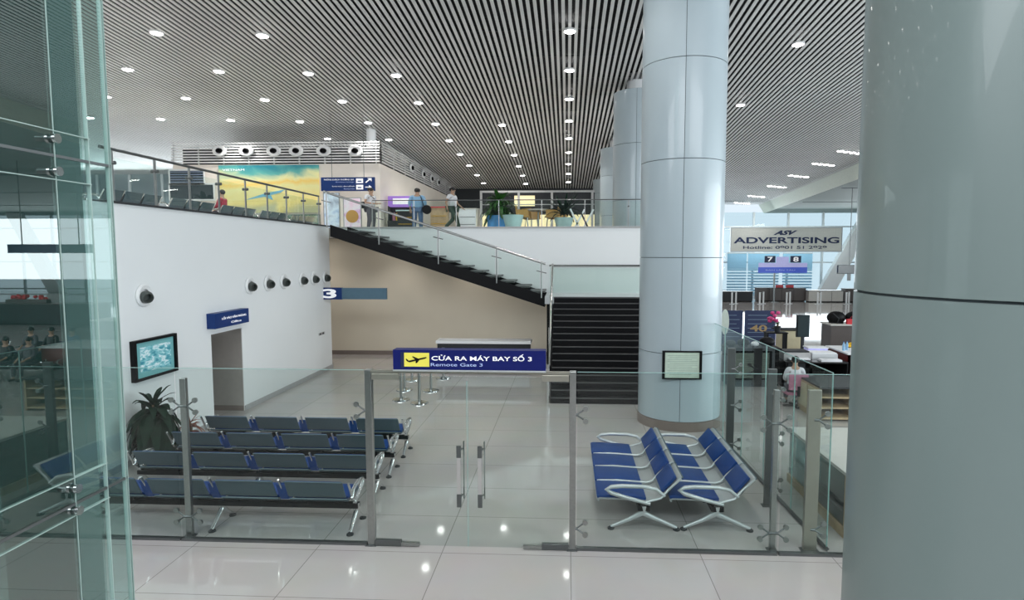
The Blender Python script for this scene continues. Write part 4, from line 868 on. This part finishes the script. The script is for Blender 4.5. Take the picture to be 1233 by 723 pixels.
# near glass-fronted counter with wooden post
t = thing('glass_display_counter', 'low counter with white top, glass front and pale wooden corner', 'counter', (3.88, 8.3, 0))
MB().box(.0, 1.6, 0, 2.3, .90, .95).build('top', M['pale'], t, bevel=.006); MB().box(.03, .045, .08, 2.25, .14, .90).build('glass_front', M['gcount'], t)
MB().box(.0, .14, .0, .09, .05, .90).build('corner_post', M['wood'], t); MB().box(.14, 1.6, .02, .06, .05, .90).build('end_panel', M['wood'], t)
MB().box(.0, .05, .09, 2.25, .05, .14).box(0, .05, .09, 2.25, .0, .05).build('skirting', M['wood'], t); MB().box(.30, 1.5, .12, 2.2, .08, .86).build('inner_shelves', M['alu'], t)
# wooden cabinet
q = at(1003, 508, 0); t = thing('wooden_cabinet', 'tan wooden open shelf cabinet with a dark top by the near column', 'cabinet', (q.x-.35, q.y, 0))
MB().box(0, 2.4, -.05, 1.3, .80, .84).build('top', M['dgrey'], t); MB().box(0, .05, 0, 1.3, .0, .80).box(0, 2.4, 1.25, 1.3, 0, .80).box(2.35, 2.4, 0, 1.3, 0, .80).box(.05, 2.35, 0, 1.3, .05, .10).build('case', M['wood'], t)
for z in (.30, .55): MB().box(.05, 2.35, .02, 1.2, z, z+.04).build('shelf', M['wood'], t)
for x in (.8, 1.6): MB().box(x, x+.04, .02, 1.2, .1, .80).build('divider', M['wood'], t)
for k in range(2): MB().box(-.012, 0, .1+k*.6, .62+k*.6, .15, .74).build('side_panel', M['cabinet'], t)
# red desk with white top
q = at(1002, 415, 1.0); t = thing('service_desk', 'dark red service desk with a white top next to the near column', 'desk', (8.4, 18.3, 0))
MB().box(0, 3.2, 0, 1.6, .95, 1.0).build('top', M['paper'], t, bevel=.01); MB().box(.06, 3.1, .06, .12, .02, .95).box(.06, .12, .06, 1.5, .02, .95).build('panel', M['redd'], t); MB().box(.3, 3.0, .2, 1.45, .1, .5).build('shelf', M['dgrey'], t)
DX, DY = t.location.x, t.location.y
def prop(name, label, cat, loc, parts, group=None, rz=0):
    t = thing(name, label, cat, loc, rz, group)
    for nm, mb, mt in parts: mb.build(nm, M[mt], t, smooth=nm in ('shell', 'dome', 'bag_body', 'bottle_body'))
    return t
# black rounded bags, red bag, yellow cloth at higher shelf behind
q = atY(1000, 398, 23.5); q.x += 1.2
prop('rear_counter', 'pale counter carrying the black bags behind the red service desk', 'counter', (q.x-1.2, 23.5, 0), [('top', MB().box(0, 4, 0, 1, 1.22, 1.27), 'pale'), ('body', MB().box(.05, 3.95, .05, .95, .06, 1.22), 'dwood'), ('plinth', MB().box(.1, 3.9, .1, .9, 0, .06), 'dgrey')])
for k, px in enumerate((1006, 1028)):
    c = atY(px, 386, 24)
    prop('black_backpack', 'rounded black backpack on the pale rear counter, the %s one' % ('left', 'right')[k], 'bag', (c.x, 23.95, 1.27), [('bag_body', MB().ell((0, 0, .22), (.36, .25, .25)), 'black'), ('strap', MB().tube([(-.2, -.2, .4), (0, -.26, .2), (-.05, -.24, .04)], .02, 6), 'dgrey'), ('base', MB().box(-.22, .22, -.15, .15, 0, .06), 'black')])
c = atY(1022, 392, 23.6)
prop('red_handbag', 'small red bag in front of the black backpacks', 'bag', (c.x+.12, 23.62, 1.27), [('bag_body', MB().box(-.2, .2, -.06, .06, 0, .2), 'red'), ('strap', MB().tube([(-.1, 0, .18), (0, 0, .3), (.1, 0, .18)], .012, 6), 'redsoft')])
c = at(1016, 404, 1.0)
prop('yellow_cloth', 'folded yellow cloth on the white top of the red desk', 'cloth', (DX+.75, DY+1.25, 1.0), [('fold', MB().ell((0, 0, .05), (.34, .22, .06)), 'yel'), ('upper_fold', MB().ell((.05, .0, .11), (.22, .16, .05)), 'yel')])
for k in range(3):
    prop('water_bottle', 'small clear bottle on the white desk top', 'bottle', (DX+.12+.15*k, DY+.55+.12*(k % 2), 1.0), [('bottle_body', MB().lathe([(0, 0), (.04, 0), (.04, .18), (.018, .23), (.018, .26), (0, .26)], n=12), 'shirtb'), ('cap', MB().lathe([(.02, .26), (.02, .28), (0, .28)], n=10), 'blue')], 'bottles on the red service desk')
# black desk cluster with printers
q = at(962, 440, .8); 
prop('black_desk', 'black office desk covered with grey machines beyond the glass side wall', 'desk', (6.45, 17.9, 0), [('top', MB().box(0, 1.8, 0, 1.6, .76, .8), 'blackg'), ('side_panel', MB().box(0, .04, 0, 1.6, 0, .76).box(1.76, 1.8, 0, 1.6, 0, .76).box(0.04, 1.76, 1.5, 1.54, .1, .76), 'black'), ('drawer_unit', MB().box(.1, .6, .1, 1.2, .05, .74), 'dgrey')])
bx0, by0 = 6.45, 17.9
prop('printer', 'grey printer with an open paper tray on the black desk', 'printer', (bx0+.45, by0+.62, .8), [('casing', MB().box(-.4, .4, -.28, .28, 0, .22), 'skirt_grey'), ('tray', MB().box(-.3, .3, -.5, -.28, .04, .07), 'paper'), ('lid', MB().box(-.36, .36, -.24, .24, .22, .26), 'dgrey')])
prop('printer', 'white and grey scanner beside the printer on the black desk', 'scanner', (bx0+1.32, by0+.75, .8), [('casing', MB().box(-.38, .38, -.26, .26, 0, .16), 'alu'), ('lid', MB().box(-.36, .36, -.24, .26, .16, .19), 'paper')])
prop('paper_stack', 'stack of white papers on the black desk front edge', 'papers', (bx0+1.35, by0+.22, .8), [('sheets', MB().box(-.3, .3, -.15, .15, 0, .05), 'paper'), ('top_sheet', MB().box(-.28, .28, -.14, .14, .05, .056, Matrix.Rotation(R(6), 4, 'Z')), 'shirtw')])
prop('storage_box', 'lilac white box behind the machines on the black desk', 'box', (bx0+1.35, by0+1.25, .8), [('carton', MB().box(-.3, .3, -.18, .18, 0, .24), 'lav'), ('lid', MB().box(-.32, .32, -.2, .2, .24, .27), 'paper')])
# tall dark monitor
c = atY(971, 404, 19.5)
prop('monitor', 'tall dark screen standing edge-on above the black desk', 'monitor', (c.x, 19.8, .0), [('screen', MB().box(-.18, .18, -.05, .05, 1.3, 1.98), 'screen'), ('bezel', MB().box(-.2, .2, -.02, .07, 1.28, 2.0), 'dgrey'), ('stand', MB().box(-.04, .04, -.02, .06, .05, 1.3), 'dgrey'), ('base', MB().box(-.2, .2, -.15, .2, 0, .05), 'dgrey')])
c = atY(957, 415, 20)
prop('filing_cabinet', 'beige filing cabinet behind the black desk', 'cabinet', (c.x+.35, 21.3, 0), [('case', MB().box(-.35, .35, 0, .5, 0, 1.3), 'cabinet'), ('top', MB().box(-.5, .45, -.05, .55, 1.3, 1.34), 'black'), ('drawer', MB().box(-.31, .31, -.02, 0, .7, .95), 'cabinet'), ('drawer', MB().box(-.31, .31, -.02, 0, 1.0, 1.25), 'cabinet'), ('drawer', MB().box(-.31, .31, -.02, 0, .1, .65), 'cabinet')])
c = atY(925, 405, 18.6)
prop('black_counter', 'cluttered black counter below the navy banners', 'counter', (4.75, 18.0, 0), [('top', MB().box(0, 1.6, 0, .8, 1.13, 1.18), 'black'), ('body', MB().box(.05, 1.55, .05, .75, .05, 1.13), 'black'), ('plinth', MB().box(.1, 1.5, .1, .7, 0, .05), 'dgrey')])
for k, (dx, s_, m_) in enumerate(((.2, .2, 'dgrey'), (.58, .24, 'black'), (.92, .16, 'paper'), (1.28, .3, 'black'))):
    prop('desk_item', ('dark office telephone', 'black bag', 'white mug like container', 'large black bag')[k]+' on the cluttered black counter', ('telephone', 'bag', 'container', 'bag')[k], (4.75+dx, 18.35, 1.18), [('bag_body', MB().ell((0, 0, s_*.5), (s_*.8, s_*.6, s_*.5)), m_), ('base', MB().box(-s_*.4, s_*.4, -s_*.3, s_*.3, 0, .03), 'dgrey')])
c = atY(938, 388, 20.6); t = plant('flower_pot', 'potted orchid with pink flowers behind the black counter', (c.x-.05, 20.6, 1.34), M['potd'], .12, .2, .25, [(.05, 10, .3, .5, .06, 1.2, 31)], M['leaf2'])
fl = MB()
for k in range(9): fl.ell((random.uniform(-.28, .22), random.uniform(-.1, .1), .42+random.uniform(-.06, .24)), (.075, .05, .06), 8, 6)
fl.build('flowers', M['pinkf'], t, smooth=True)
prop('plant_shelf', 'narrow dark shelf holding the pink orchid', 'shelf', (c.x-.1, 20.6, 0), [('top', MB().box(-.35, .35, -.2, .2, 1.30, 1.34), 'black'), ('leg', MB().box(-.33, -.29, -.18, .18, 0, 1.3), 'black'), ('leg', MB().box(.29, .33, -.18, .18, 0, 1.3), 'black')])
# office chair + seated staff member seen through the glass
c = at(962, 492, 0)
c = at(954, 492, 0)
person('staff member in a white shirt seated behind the glass side wall', (c.x+.1, c.y+.2, 0), R(170), M['shirtw'], M['grey_t'], M['hair'], 'sit', 1.5)
prop('office_chair', 'office chair with a pink seat under the staff member in white', 'chair', (c.x+.1, c.y+.16, 0), [('seat', MB().box(-.26, .26, -.24, .24, .36, .41), 'pink'), ('backrest', MB().box(-.24, .24, -.28, -.24, .50, .92), 'pink'), ('stem', MB().tube([(0, 0, .05), (0, 0, .36)], .03, 8), 'dsteel'), ('base', MB().box(-.28, .28, -.03, .03, .02, .06).box(-.03, .03, -.28, .28, .02, .06), 'black'), ('back_support', MB().box(-.03, .03, -.30, -.27, .34, .6), 'black')])

# ================================================================== seated travellers in the right-hand hall (seen in the tower glass)
B4 = bench('hall_bench', 4, .78, 1, 'black', 'dgrey', 'dgrey', .1, False, (0, 4)); b4 = [False]
rows = [(10.6, 18.2), (14.4, 18.2), (11.2, 20.6), (15.0, 20.6)]
for k, (xx, yy) in enumerate(rows):
    place(B4, b4, (xx+3.1, yy, 0), R(180), 'dark bench in the right hand hall, %s' % ('front left', 'front right', 'rear left', 'rear right')[k], 'benches in the right hand hall')
    for j in ((0, 2, 3) if k % 2 else (1, 3, 2)):
        person('dark haired traveller seated on the %s hall bench, seat %s' % (('front left', 'front right', 'rear left', 'rear right')[k], ('one', 'two', 'three', 'four')[j]), (xx+.38+.78*j, yy-.05, 0), R(0), M[('dgrey', 'grey_t', 'dgrey', 'jean')[(j+k) % 4]], M['grey_t'], M['hair'], 'sit', 1.5)
prop('gate_counter', 'long dark counter in the right hand hall with red flowers on top', 'counter', (20.5, 32, 0), [('body', MB().box(0, 7, 0, .8, .05, 1.15), 'dgrey'), ('top', MB().box(-.1, 7.1, -.1, .9, 1.15, 1.2), 'dwood'), ('plinth', MB().box(.1, 6.9, .1, .7, 0, .05), 'black')])
prop('flower_box', 'long box of red flowers on the dark hall counter', 'flowers', (25.0, 32.4, 1.2), [('box', MB().box(-1.2, 1.2, -.15, .15, 0, .2), 'dwood'), ('flowers', (lambda m: ([m.ell((random.uniform(-1.1, 1.1), random.uniform(-.1, .1), random.uniform(.22, .4)), (.12, .1, .1), 8, 5) for _ in range(22)], m)[1])(MB()), 'red')])
plant('potted_plant', 'leafy potted plant at the end of the right hand hall counter', (29.2, 32.3, 0), M['potd'], .4, .6, .9, [(.3, 20, .9, .7, .2, 1.2, 41), (.8, 20, .9, .5, .2, 1.4, 42)], M['leaf'])
t = thing('hanging_gate_sign', 'dark hanging gate sign over the right hand hall counter', 'sign', (21.5, 33, 4.0)); MB().box(0, 5, -.1, .1, 0, .5).build('panel', M['dnavy'], t)
for x in (.8, 4.2): MB().tube([(x, 0, .5), (x, 0, 5.2)], .03, 6).build('hanger', M['dsteel'], t)

# ================================================================== GLASS TOWER, left foreground
TX = -2.7
t = thing('glass_lift_tower', 'green glass lift tower with steel point fittings at the left edge', 'lift tower', (TX, 1.6, 0))
def gp(name, y0, y1, z0, z1, mat, dx=0, th=.012): return MB().box(dx-th, dx, y0-1.6, y1-1.6, z0, z1).build(name, mat, t)
for z0, z1 in ((.02, 2.615), (2.63, 4.505), (4.52, 11.0)):
    gp('glass_panel', 1.6, 3.085, z0, z1, M['gtower']); gp('glass_panel', 3.095, 3.48, z0, z1, M['gtower2'])
    MB().box(-1.9, -.02, 3.46-1.6, 3.472-1.6, z0, z1).build('return_panel', M['gtower2'], t)
for z in (2.615, 4.505): MB().box(-.014, .002, 0, 1.88, z, z+.015).build('joint', M['dsteel'], t)
for z in (2.765, 2.555, 4.64, 4.385): MB().box(-.02, .003, 0, 1.73, z, z+.005).build('fin_edge', M['tedge'], t)
for y in (3.085, 3.315, 3.462, 3.478): MB().box(-.02, .004, y-1.6, y-1.6+.0045, .02, 11).build('panel_edge', M['tedge'], t)
MB().box(-1.9, -.03, 3.30-1.6, 3.31-1.6, .02, 11).build('inner_fin', M['gtower2'], t)
for z in (2.71, 2.585, 4.60, 4.43):
    cl = MB().tube([(-.08, 3.085-1.6-.01, z), (.015, 3.085-1.6-.0, z)], .018, 12).build('point_fitting', M['dsteel'], t, smooth=True)
    MB().tube([(.012, 3.085-1.6, z), (.028, 3.085-1.6, z)], .025, 14).build('cap', M['chrome'], cl, smooth=True)
MB().box(-1.3, -.74, 3.95-1.6, 4.15-1.6, 0, 11.0).build('steel_pillar', M['shaft'], t)
